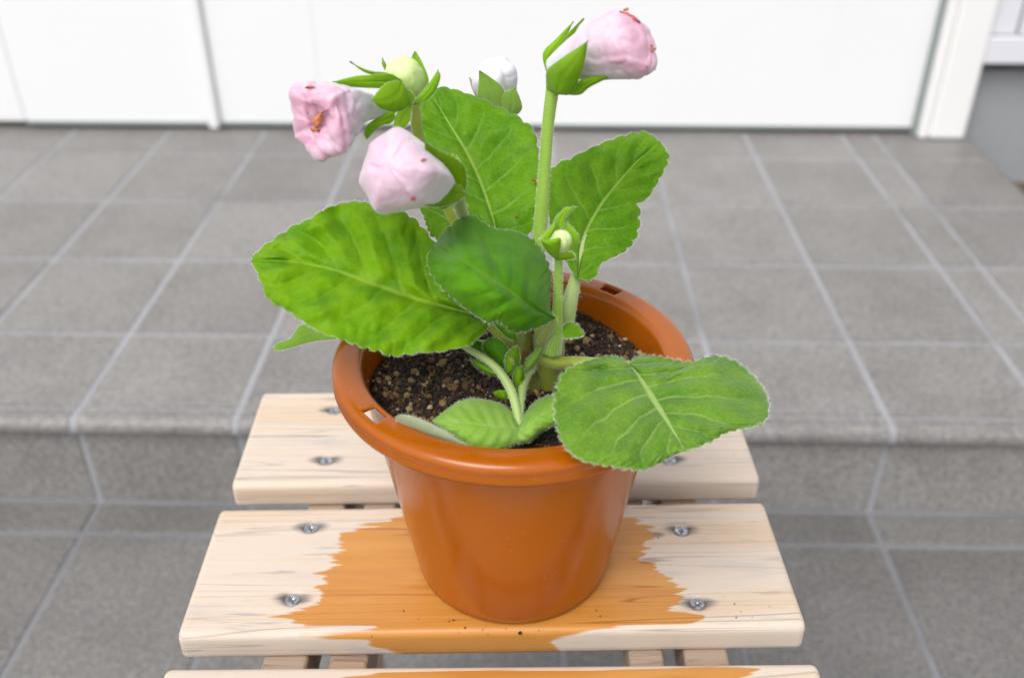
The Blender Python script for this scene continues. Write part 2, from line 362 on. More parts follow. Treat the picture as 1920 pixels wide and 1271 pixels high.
for i in range(len(lc)-1):
    x0, x1 = lc[i]+G, lc[i+1]-(G if i < len(lc)-2 else 0)
    k = round(x1-x0, 4)
    if k not in NC: NC[k] = nosing_mesh(k, rows[1]-G)
    o = bpy.data.objects.new('nosing_tile', NC[k]); C.objects.link(o); o.parent = landing; o.location = (x0, 0, ZL)
    for r_ in range(1, len(rows)-1):
        tile(landing, x0, x1, rows[r_]+G, rows[r_+1]-G, ZL)
    # riser tile, hung upright
    hgt = ZL-.0175-.003-.004
    V, F = boxdata(0, x1-x0, 0, .008, 0, hgt)
    kk = ('r', k)
    if kk not in NC:
        me = bpy.data.meshes.new('riser_tile'); me.from_pydata(V, [], F); me.materials.append(M['tile_riser']); NC[kk] = me
    o = bpy.data.objects.new('riser_tile', NC[kk]); C.objects.link(o); o.parent = landing; o.location = (x0, RISER-.0005+random.uniform(-.0004, .0004), .004)
    b = o.modifiers.new('bevel', 'BEVEL'); b.width = .0014; b.segments = 2
fill = box('nosing_joint', -2.2, EDGE_X-.004, RISER-.004, RISER+.0010, ZL-.0215, ZL-.0177, M['grout'], landing)
# side ground right of the landing
side = box('side_path', EDGE_X+.002, 6, .96, 2.2, -.011, .030, M['dirt']); tag(side, kind='structure')

# ---- white sliding door
door = empty('sliding_door', (0, DOORY, ZL), label='white sliding door with wide flat panels at the back of the tiled landing', cat='door')
def strip(name, xa, xb, y, z0, z1, mat, par, bev=.002, dep=.02): return box(name, xa, xb, y, y+dep, z0, z1, mat, par, bev)
XL = float(at(405, 238, DOORY)[0]); XR = float(at(1716, 247, DOORY)[0])
XA = float(at(53, 236, DOORY)[0])
ZT = 2.2
strip('door_panel', XL+.012, XR-.004, DOORY, ZL+.012, ZT, M['door'], door, .004)
strip('door_panel', XA+.0003, XL-.012, DOORY-.0045, ZL+.014, ZT, M['door'], door, .004)
strip('door_panel', -2.2, XA-.0003, DOORY-.004, ZL+.014, ZT, M['door'], door, .004)
mull = strip('door_stile', XL-.0118, XL+.0118, DOORY-.014, ZL+.003, ZT, M['door'], door, .007, .03)
strip('door_track', -2.2, XR, DOORY+.004, ZL-.002, ZL+.0135, M['dark'], door, .001, .018)
strip('door_seal', XL+.012, XR-.006, DOORY-.0035, ZL+.010, ZL+.0165, M['seal'], door, .001, .0034)
strip('door_seal', XA+.003, XL-.014, DOORY-.0080, ZL+.010, ZL+.0165, M['seal'], door, .001, .0034)
for px_ in (605, 1530):
    xx = float(at(px_, 240, DOORY)[0]); strip('panel_bead', xx-.0012, xx+.0012, DOORY-.0012, ZL+.017, ZT, M['door'], door, .0005, .0012)
# ---- door frame post
PJ = 1.905
xa = float(at(1721, 262, PJ)[0]); xb = float(at(1807, 266, PJ)[0])
post = empty('door_frame_post', ((xa+xb)/2, PJ, ZL), label='white rounded door frame post between the door and the grey foundation wall', cat='door frame')
box('post_face', xa+.022, xb, PJ, PJ+.07, ZL+.001, 2.3, M['frame'], post, .007)
box('post_lip', xa+.002, xa+.0215, PJ+.003, PJ+.06, ZL+.001, 2.3, M['frame'], post, .005)
box('post_gasket', xa-.006, xa+.0017, PJ+.018, PJ+.06, ZL+.001, 2.3, M['seal'], post, .001)
# ---- foundation wall and siding on the right
pl = box('foundation_wall', xb+.0005, 3.2, DOORY+.012, DOORY+.3, -.01, .40, M['plinth']); tag(pl, 'smooth grey rendered foundation wall below the white siding at the right', 'wall')
zs = float(at(1885, 121, DOORY-.03)[2])
sid = empty('wall_siding', (1.6, DOORY-.02, zs), label='pale white wall cladding above the grey foundation wall', cat='siding')
box('base_trim', xb+.0005, 3.2, DOORY-.03, DOORY+.011, zs, zs+.052, M['siding'], sid, .003)
xs = float(at(1914, 40, DOORY-.02)[0])
box('siding_panel', xb+.0005, xs-.003, DOORY-.019, DOORY+.011, zs+.055, 2.6, M['siding'], sid, .002)
box('siding_panel', xs+.003, 3.2, DOORY-.024, DOORY+.011, zs+.055, 2.6, M['siding'], sid, .002)
box('siding_backing', xb+.0005, 3.2, DOORY+.0115, DOORY+.3, .401, 2.6, M['seal'], sid)
box('trim_shadow_strip', xb+.0005, 3.2, DOORY-.006, DOORY+.0115, zs-.018, zs-.0005, M['dark'], sid)  # dark strip standing in for the shadow under the base trim
hw = box('house_wall', -6, 3.2, DOORY+.03, DOORY+.3, 2.22, 3.2, M['siding']); tag(hw, 'white upper house wall above the sliding door', 'wall')

# ================================================================== STOOL
ZS = .451; TH = .018
stool = empty('wooden_stool', (-.02, .40, 0), label='weathered slatted wooden stool with an orange water stain under the flower pot', cat='stool')
def poly_sd(P, X, Y):
    P = np.asarray(P); n = len(P); d = np.full(X.shape, 1e9); ins = np.zeros(X.shape, bool)
    for i in range(n):
        a, b = P[i], P[(i+1) % n]; e = b-a; t = np.clip(((X-a[0])*e[0]+(Y-a[1])*e[1])/(e@e+1e-12), 0, 1)
        d = np.minimum(d, np.hypot(X-a[0]-t*e[0], Y-a[1]-t*e[1]))
        c = ((a[1] > Y) != (b[1] > Y)) & (X < (b[0]-a[0])*(Y-a[1])/(b[1]-a[1]+1e-12)+a[0]); ins ^= c
    return np.where(ins, d, -d)
wet_px = [(749,956),(731,979),(690,985),(641,999),(639,1014),(648,1021),(619,1041),(626,1055),(599,1072),(620,1077),(590,1098),(594,1127),(560,1136),(520,1145),(545,1154),(538,1169),(565,1185),(640,1187),(691,1190),
          (727,1208),(758,1222),(758,1232),(1055,1222),(1048,1210),(1120,1199),(1165,1189),(1290,1178),(1300,1165),(1293,1145),(1262,1124),(1273,1109),(1241,1082),(1223,1055),(1205,1014),(1217,996),(1188,979),(1170,974),(1120,968)]
wet2 = [atz(x, y, ZS)[:2] for x, y in wet_px]
wet3_px = [(640,1248),(700,1262),(600,1300),(560,1400),(1330,1400),(1350,1300),(1412,1262),(1385,1252),(1331,1247),(900,1248)]
wet3 = [atz(x, y, ZS)[:2] for x, y in wet3_px]
screw_px = {1: [(628,768),(612,862)], 2: [(583,988),(548,1122),(1278,993),(1308,1130)], 3: []}
screws = {k: [atz(x, y, ZS)[:2] for x, y in v] for k, v in screw_px.items()}
screws[1] += [np.array((.0925, .555)), np.array((.0935, .497))]
screws[3] += [np.array((-.129, .305)), np.array((.096, .312)), np.array((-.128, .248)), np.array((.097, .255))]
screws[4] = []; 
def slat(idx, bl, br, wd, wet):
    bl = np.array(bl); br = np.array(br); ex = br-bl; L = np.linalg.norm(ex); ex /= L; ey = np.array([-ex[1], ex[0]])
    org = bl - ey*wd                     # front-left corner
    r = .0042; pr = []
    nt = 56
    for k in range(6): a = math.pi/2*k/5; pr.append((r-r*math.cos(a)-0, -r+r*math.sin(a)))       # front top round
    for k in range(1, nt): pr.append((r+(wd-2*r)*k/nt, 0))
    for k in range(6): a = math.pi/2*(1-k/5); pr.append((wd-r+r*math.cos(a), -r+r*math.sin(a)))
    rb = .002
    for k in range(3): a = math.pi/2*k/2; pr.append((wd-rb+rb*math.cos(a), -TH+rb-rb*math.sin(a)))
    for k in range(3): a = math.pi/2*(1-k/2); pr.append((rb-rb*math.cos(a), -TH+rb-rb*math.sin(a)))
    # front face between bottom and top: subdivide
    for k in range(1, 6): pr.append((0, -TH+rb+(TH-rb-r)*k/6))
    pr = np.array(pr); n = len(pr); cyx = wd/2; czx = -TH/2
    xs_ = np.concatenate([[0, .0005, .0015, .003], np.linspace(.0045, L-.0045, 200), [L-.003, L-.0015, L-.0005, L]])
    ins = np.concatenate([[.0022, .0012, .0004, 0], np.zeros(200), [0, .0004, .0012, .0022]])
    V = []
    for x, q in zip(xs_, ins):
        yy = cyx+(pr[:, 0]-cyx)*(1-2*q/wd); zz = czx+(pr[:, 1]-czx)*(1-2*q/TH)
        V.append(np.stack([np.full(n, x), yy, zz], 1))
    V = np.vstack(V)
    loc = org; W2 = loc[None]+V[:, :1]*ex[None]+V[:, 1:2]*ey[None]
    # dents for the screws
    stain = np.zeros(len(V))
    for s_ in screws[idx]:
        dx = (W2-s_[None])@ex; dy = (W2-s_[None])@ey; d = np.hypot(dx, dy)
        top = V[:, 2] > -.002
        V[:, 2] -= np.where(top, .0016*np.clip((.0056-d)/.0014, 0, 1), 0)
        stain = np.maximum(stain, np.where(top, np.exp(-(np.hypot(dx*.42, dy)/.0056)**2), 0))
    m = len(xs_); F = []
    for a in range(m-1):
        for k in range(n): F.append((a*n+k, a*n+(k+1) % n, (a+1)*n+(k+1) % n, (a+1)*n+k))
    F += [tuple(range(n))[::-1], tuple(range((m-1)*n, m*n))]
    o = mesh('slat', V, F, M['wood'], None)
    o.parent = stool; o.matrix_parent_inverse = Matrix.Translation(-stool.location)
    o.location = (org[0], org[1], ZS); o.rotation_euler = (0, 0, math.atan2(ex[1], ex[0]))
    # the wet outline as seen from above; front face: use depth below the edge as extra y
    Wy = W2 + (V[:, 2:3]*.85)*ey[None]*(V[:, 1:2] < .006)
    wv = poly_sd(wet, Wy[:, 0], Wy[:, 1]) if wet is not None else np.full(len(V), -1.0)
    wv = np.clip(wv, -.05, .05)
    a = o.data.attributes.new('wet', 'FLOAT', 'POINT'); a.data.foreach_set('value', wv.astype(np.float32))
    a = o.data.attributes.new('stain', 'FLOAT', 'POINT'); a.data.foreach_set('value', stain.astype(np.float32))
    # screws: sub-parts in the slat's own coordinates
    for s_ in screws[idx]:
        q = (s_-org); screw(o, float(q@ex), float(q@ey), -.0016, random.uniform(0, 1.5))
    return o
def screw_mesh():
    V = []; F = []; N = 24
    rings = [(.0042, .0), (.0040, .0007), (.0034, .0009), (.0026, .0007), (.0016, .0004), (.0004, -.0003)]
    for r, z in rings:
        for k in range(N):
            a = 2*math.pi*k/N; zz = z
            if r < .003 and r > .0005 and abs(math.sin(2*a)) < .30: zz -= .0009
            V.append((r*math.cos(a), r*math.sin(a), zz))
    for i in range(len(rings)-1):
        for k in range(N): F.append((i*N+k, i*N+(k+1) % N, (i+1)*N+(k+1) % N, (i+1)*N+k))
    F.append(tuple(range(5*N, 6*N)))
    me = bpy.data.meshes.new('screw'); me.from_pydata(V, [], F); me.materials.append(M['steel']); me.update(); return me
SM = screw_mesh()
def screw(par, x, y, z, rot):
    o = bpy.data.objects.new('screw', SM); C.objects.link(o); o.parent = par; o.location = (x, y, z); o.rotation_euler = (R(3), 0, rot); return o
P_ = lambda x, y: atz(x, y, ZS)[:2]
slat(2, P_(413,952), P_(1431,938), .1000, wet2)
s1l = P_(493,734); slat(1, s1l, s1l+np.array([.340, .0135]), .1030, None)
slat(3, P_(311,1249), P_(1531,1239), .1000, wet3)
# rails under the slats (two a side) and legs
ang = math.atan2(.0130, .338)
def rail(xc, wdt, y0, y1, name, z1=None):
    z1 = ZS-TH-.0006 if z1 is None else z1
    o = box(name, xc-wdt/2, xc+wdt/2, y0, y1, z1-.030, z1, M['wood_dry_shaded'], None, .0025)
    o.parent = stool; o.matrix_parent_inverse = Matrix.Translation(-stool.location)
    o.rotation_euler = (0, 0, 0); return o
def xat(x): return float(atz(x, 1238, ZS-TH-.001)[0])
rl = [(xat(492), xat(577)), (xat(617), xat(690)), (xat(1180), xat(1246)), (xat(1284), xat(1368))]
for k, (a, b) in enumerate(rl): rail((a+b)/2, b-a, .215, .560, 'rail')
for k in (0, 3):
    a, b = rl[k]
    for yy, lean in ((.235, 0), (.515, 0)):
        box('leg', a+.003, b-.003, yy, yy+.032, 0.0005, ZS-TH-.031, M['wood_dry_shaded'], stool, .002)
box('stretcher', rl[0][1]+.001, rl[3][0]-.001, .24, .262, .12, .15, M['wood_dry_shaded'], stool, .002)
box('stretcher', rl[0][1]+.001, rl[3][0]-.001, .52, .542, .12, .15, M['wood_dry_shaded'], stool, .002)
s4 = slat(4, P_(311,1249)+np.array([.003,-.121]), P_(1531,1239)+np.array([.003,-.121]), .0900, None)

# ================================================================== POT
PC = np.array([-.0085, .4095]); PR = .0900; ZR = .591; RI = .0778
pot = empty('flower_pot', (PC[0], PC[1], ZS), label='glossy terracotta orange plastic flower pot standing on the wet slats of the stool', cat='flower pot')
def lathe(prof, seg, holes=None, name='pot_body', mat=None, parent=None, cz=0):
    V = []; F = []; n = len(prof)
    for k in range(seg):
        a = 2*math.pi*k/seg
        for (r, z) in prof: V.append((PC[0]+r*math.cos(a), PC[1]+r*math.sin(a), z))
    for k in range(seg):
        k2 = (k+1) % seg; am = 2*math.pi*(k+.5)/seg
        for j in range(n-1):
            if holes and any(abs((am-h+math.pi) % (2*math.pi)-math.pi) < hw and j in hj for h, hw, hj in holes): continue
            F.append((k*n+j, k2*n+j, k2*n+j+1, k*n+j+1))
    return mesh(name, V, F, mat, parent)
body = [(.001, ZS+.004), (.048, ZS+.004), (.0505, ZS+.001), (.0530, ZS+.0005), (.0552, ZS+.003), (.0562, ZS+.008)]
for k in range(1, 13): body.append((.0562+(.0748-.0562)*k/12, ZS+.008+(ZR-.022-ZS-.008)*k/12))
body += [(.0762, ZR-.010), (.0772, ZR-.003), (.0781, ZR-.0008), (.0792, ZR)]
j0 = len(body)-1
body += [(.0800, ZR+.0002), (.0866, ZR+.0001), (.0880, ZR-.0001), (.0891, ZR-.0006), (.0898, ZR-.0018), (.0899, ZR-.0026), (.0895, ZR-.0036), (.0895, ZR-.0066), (.0899, ZR-.0074), (.0896, ZR-.0084), (.0885, ZR-.0088)]
# slots in the flange
h1 = atz(697, 786, ZR)[:2]-PC; h2 = atz(1168, 534, ZR)[:2]-PC
ha = [math.atan2(h1[1], h1[0]), math.atan2(h2[1], h2[0])]; ha.append(ha[0]-(2*math.pi/3)+.2)
hj = [j0+1]
pb = lathe(body, 360, [(h, .070, hj) for h in ha], 'pot_body', M['pot'], pot)
sm = pb.modifiers.new('thick', 'SOLIDIFY'); sm.thickness = .0016; sm.offset = -1; sm.use_even_offset = True
# splashes of dried residue on the inner wall
def hairs(name, pts, nrm, L, wd, mat, parent, jit=.5, n_each=1, pj=.0002, tg=None):
    V = []; F = []
    for p, n in zip(pts, nrm):
        for _ in range(n_each):
            d = n+rng.normal(0, jit, 3); d /= np.linalg.norm(d)+1e-9
            q = np.array(p)+rng.normal(0, pj, 3) if tg is None else np.array(p)+tg[len(V)//3//n_each]*rng.uniform(-.5, .5); sidev = np.cross(d, q-CAM); sidev /= np.linalg.norm(sidev)+1e-9
            l = L*rng.uniform(.6, 1.3); k = len(V)
            V += [q-sidev*wd/2, q+sidev*wd/2, q+d*l]; F.append((k, k+1, k+2))
    o = mesh(name, V, F, mat, parent, False); tag(o, kind='stuff'); return o

# ---- soil
ZSO = .5775
def soil_h(x, y):
    d = math.hypot(x-PC[0], y-PC[1])
    return ZSO+.004*noise.noise(Vector((x*45, y*45, 1)))+.0022*noise.noise(Vector((x*160, y*160, 5)))+.004*max(0, 1-d/.04)-.003*max(0, (d-.06)/.014)
V = []; F = []; n = 90; rs = .0738
idx = {}
for i in range(n+1):
    for j in range(n+1):
        x = -rs+2*rs*i/n; y = -rs+2*rs*j/n
        if math.hypot(x, y) <= rs: idx[i, j] = len(V); V.append((PC[0]+x, PC[1]+y, soil_h(PC[0]+x, PC[1]+y)))
for i in range(n):
    for j in range(n):
        q = [(i, j), (i+1, j), (i+1, j+1), (i, j+1)]
        if all(a in idx for a in q): F.append([idx[a] for a in q])
soil = mesh('potting_soil', V, F, M['soil']); tag(soil, 'dark crumbly potting soil filling the orange flower pot', 'soil', kind='stuff')
# grains: bark, perlite and grit
V = []; F = []; T = []
base = np.array([(0,0,1),(.89,0,.45),(.28,.85,.45),(-.72,.53,.45),(-.72,-.53,.45),(.28,-.85,.45),(.72,.53,-.45),(-.28,.85,-.45),(-.89,0,-.45),(-.28,-.85,-.45),(.72,-.53,-.45),(0,0,-1)])
bf = [(0,1,2),(0,2,3),(0,3,4),(0,4,5),(0,5,1),(1,6,2),(2,7,3),(3,8,4),(4,9,5),(5,10,1),(6,7,2),(7,8,3),(8,9,4),(9,10,5),(10,6,1),(6,11,7),(7,11,8),(8,11,9),(9,11,10),(10,11,6)]
for k in range(13000):
    a = rng.uniform(0, 2*math.pi); rr = rs*math.sqrt(rng.uniform(0, 1)); x = PC[0]+rr*math.cos(a); y = PC[1]+rr*math.sin(a)
    size = rng.choice([.0005, .0008, .0012, .0019], p=[.50, .34, .135, .025])*rng.uniform(.7, 1.35)
    if rr > rs-size*1.2: continue
    tone = rng.uniform(0, .58) if rng.random() < .88 else rng.uniform(.6, 1.0)
    if size > .0017: tone = rng.uniform(.55, .93)
    sc = size*rng.uniform(.6, 1.3, 3); q = rng.normal(0, 1, (3, 3)); q, _ = np.linalg.qr(q)
    P = (base*rng.uniform(.75, 1.2, (12, 1))*sc)@q.T+np.array([x, y, soil_h(x, y)+size*.35])
    m0 = len(V); V += P.tolist(); F += [(m0+a_, m0+b_, m0+c_) for a_, b_, c_ in bf]; T += [tone]*12
gr = mesh('soil_grain', V, F, M['chip'], soil, False); tag(gr, kind='stuff')
a = gr.data.attributes.new('tone', 'FLOAT', 'POINT'); a.data.foreach_set('value', np.array(T, np.float32))

# ================================================================== PLANT
plant = empty('flowering_plant', (PC[0]+.01, PC[1]-.005, ZSO), label='velvety green gloxinia plant with half closed pale pink flowers growing in the orange pot', cat='plant')

def ysurf(anch):
    A = np.array(anch, float)
    if len(A) == 1: return lambda x, y: np.full(np.shape(x), A[0, 2])
    if len(A) == 2:
        d = A[1, :2]-A[0, :2]; L = d@d
        return lambda x, y: A[0, 2]+(A[1, 2]-A[0, 2])*(((x-A[0, 0])*d[0]+(y-A[0, 1])*d[1])/L)
    if len(A) < 6: B = lambda x, y: np.stack([np.ones_like(x), x, y], -1)
    else: B = lambda x, y: np.stack([np.ones_like(x), x, y, x*y, x*x, y*y], -1)
    x, y = (A[:, 0]-960)/300, (A[:, 1]-500)/300
    co = np.linalg.lstsq(B(x, y), A[:, 2], rcond=None)[0]
    return lambda px_, py_: B((px_-960)/300., (py_-500)/300.)@co

def blade(name, left, right, mid, anch, mat, parent, N=80, Mh=22, teeth=0, tamp=6.5, quilt=0.0, groove=0.0, bulge=0.0, wavy=0.0, hair=True, thick=.0005, seed=0, label=None, flip=False, curl=0.0, hlen=.0011, crease=None):
    """left/right: photo outlines from base to tip; mid: midrib; Y surface from anchors."""
    L = catmull(left, N+1); Rr = catmull(right, N+1)
    Mi = catmull(mid, N+1) if mid is not None else (L+Rr)/2
    t = np.linspace(0, 1, N+1)
    if teeth:
        for side_ in (L, Rr):
            tan = np.gradient(side_, axis=0); tan /= np.linalg.norm(tan, axis=1)[:, None]+1e-9
            out = side_-Mi; out -= (out*tan).sum(1)[:, None]*tan; out /= np.linalg.norm(out, axis=1)[:, None]+1e-9
            ph = teeth*t + .35*np.sin(t*9+seed)
            fr = ph-np.floor(ph); prof = np.sin(np.pi*fr)**.6*(.85+.35*np.sin(13*t+seed*2))-.5
            side_ += out*(prof*tamp*np.clip(t*8, 0, 1)*np.clip((1-t)*12, 0, 1))[:, None]
    s = np.concatenate([np.linspace(-1, 0, Mh+1), np.linspace(0, 1, Mh+1)[1:]]); s = np.sign(s)*np.abs(s)**.9
    nc = len(s); fs = ysurf(anch)
    PX = np.zeros((N+1, nc, 2))
    for j, sv in enumerate(s): PX[:, j] = Mi+((L if sv < 0 else Rr)-Mi)*abs(sv)
    a = np.abs(s)[None, :]; tt = t[:, None]
    Yv = fs(PX[..., 0], PX[..., 1])
    P = np.zeros((N+1, nc, 3))
    v = FW+((PX[..., 0:1]-960)/LENS_PX)*RT+((PX[..., 1:2]-635.5)/LENS_PX)*DN
    def place(Yv): return CAM+v*(Yv/v[..., 1])[..., None]
    P = place(Yv)
    # normal-ish displacement: relief towards the viewer side of the blade
    du = np.gradient(P, axis=0); dv = np.gradient(P, axis=1); nn = np.cross(du, dv)
    nn /= np.linalg.norm(nn, axis=2)[..., None]+1e-12
    nn = nn.mean(axis=(0, 1)); nn /= np.linalg.norm(nn)
    if nn@(CAM-P.mean(axis=(0, 1))) < 0: nn = -nn
    w_ = NV*(tt-VS*a)+np.where(s[None] > 0, .45, 0)
    d = np.abs(w_-np.floor(w_)-.5)*2                      # 0 on a vein
    rel = quilt*(d**.8)*np.clip(a*6, 0, 1)*np.clip((1-a)*4, 0.15, 1)*np.clip(tt*10, 0, 1)*np.clip((1-tt)*8, 0, 1)
    rel = rel-groove*np.exp(-(a/.10)**2)*np.clip(1.1-tt, 0, 1)
    rel = rel+bulge*(1-a**2)*np.sin(np.pi*np.clip(tt*.9+.1, 0, 1))
    nz = np.array([[noise.noise(Vector((PX[i, j, 0]/70+seed*9.1, PX[i, j, 1]/70, seed*3.3))) for j in range(nc)] for i in range(N+1)])
    nz2 = np.array([[noise.noise(Vector((PX[i, j, 0]/26+seed*5, PX[i, j, 1]/26, seed*1.3))) for j in range(nc)] for i in range(N+1)])
    rel = rel+wavy*(nz*(.35+a**2)+.16*nz2*np.clip(quilt*2000, 0, 1))+curl*np.clip((a-.8)/.2, 0, 1)**2
    if crease:
        x0, y0, x1, y1, dp, wd = crease; e = np.array([x1-x0, y1-y0]); L2 = e@e; qx = PX[..., 0]-x0; qy = PX[..., 1]-y0
        tq = (qx*e[0]+qy*e[1])/L2; pd = np.abs(qx*e[1]-qy*e[0])/math.sqrt(L2)
        rel = rel-dp*np.exp(-pd/wd)*np.clip(1.25-np.abs(tq-.4)*1.3, 0, 1)
    # keep pixels: move along the view ray by rel / cos
    vn = v/np.linalg.norm(v, axis=2)[..., None]; cs = np.clip(np.abs(vn@nn), .45, 1)
    P = P-vn*(rel/cs)[..., None]
    Vv = P.reshape(-1, 3); F = []
    for i in range(N):
        for j in range(nc-1):
            f = (i*nc+j, i*nc+j+1, (i+1)*nc+j+1, (i+1)*nc+j); F.append(f)
    # orientation
    c = np.cross(P[N//2, nc//2+2]-P[N//2, nc//2-2], P[N//2+1, nc//2]-P[N//2-1, nc//2])
    if (c@(CAM-P[N//2, nc//2]) < 0) != flip: F = [f[::-1] for f in F]
    o = mesh(name, Vv, F, mat, parent)
    uvl = o.data.uv_layers.new(name='UVMap')
    uvs = np.zeros((len(o.data.loops), 2), np.float32); vi = np.zeros(len(o.data.loops), np.int32); o.data.loops.foreach_get('vertex_index', vi)
    U_ = np.tile(.5+.5*s, N+1); V_ = np.repeat(t, nc); uvs[:, 0] = U_[vi]; uvs[:, 1] = V_[vi]; uvl.data.foreach_set('uv', uvs.ravel())
    if thick:
        m = o.modifiers.new('thick', 'SOLIDIFY'); m.thickness = thick; m.offset = -1
    if label: o['label'] = label
    if hair:
        pts = []; nr = []
        for jj, dirj in ((0, -1), (nc-1, 1)):
            for i in range(2, N):
                e = P[i, jj]-P[i, jj-dirj]; e /= np.linalg.norm(e)+1e-9
                for u_ in (0, .33, .66): pts.append(P[i, jj]*(1-u_)+P[min(i+1, N), jj]*u_); nr.append(e+.25*nn)
        hairs('leaf_hair', pts, nr, hlen, .00009, M['hair'], o, .35, 1)
    return o

def tube(name, path, mat, parent, seg=16, n=30, hair=0, hl=.0010, cap=True):
    """path: (px, py, Y, radius_px)"""
    A = np.array(path, float)
    P3 = np.array([at(a[0], a[1], a[2]) for a in A]); rad = np.array([a[3]*pxm(p) for a, p in zip(A, P3)])
    Q = catmull(np.hstack([P3, rad[:, None]]), n) if len(A) > 2 else np.hstack([P3, rad[:, None]])[0]+(np.hstack([P3, rad[:, None]])[1]-np.hstack([P3, rad[:, None]])[0])*np.linspace(0, 1, n)[:, None]
    T_ = np.gradient(Q[:, :3], axis=0); T_ /= np.linalg.norm(T_, axis=1)[:, None]
    u = np.cross(T_[0], [0, 1, .3]); u /= np.linalg.norm(u); V = []; pts = []; nr = []; tgs = []
    for i in range(n):
        u = u-(u@T_[i])*T_[i]; u /= np.linalg.norm(u); w_ = np.cross(T_[i], u)
        for k in range(seg):
            th = 2*math.pi*k/seg; dd = math.cos(th)*u+math.sin(th)*w_
            rr = Q[i, 3]*(1+.05*math.sin(th*2+i*.15)); V.append(Q[i, :3]+dd*rr)
            if hair: pts.append(V[-1]); nr.append(dd); tgs.append((Q[min(i+1, n-1), :3]-Q[i, :3]) if i < n-1 else (Q[i, :3]-Q[i-1, :3]))
    F = [(i*seg+k, i*seg+(k+1) % seg, (i+1)*seg+(k+1) % seg, (i+1)*seg+k) for i in range(n-1) for k in range(seg)]
    if cap: F += [tuple(range(seg))[::-1], tuple(range((n-1)*seg, n*seg))]
    o = mesh(name, V, F, mat, parent)
    uvl = o.data.uv_layers.new(name='UVMap')
    if hair: hairs('stem_hair', pts, nr, hl, .00011, M['hair'], o, .3, hair, tg=tgs)
    return o

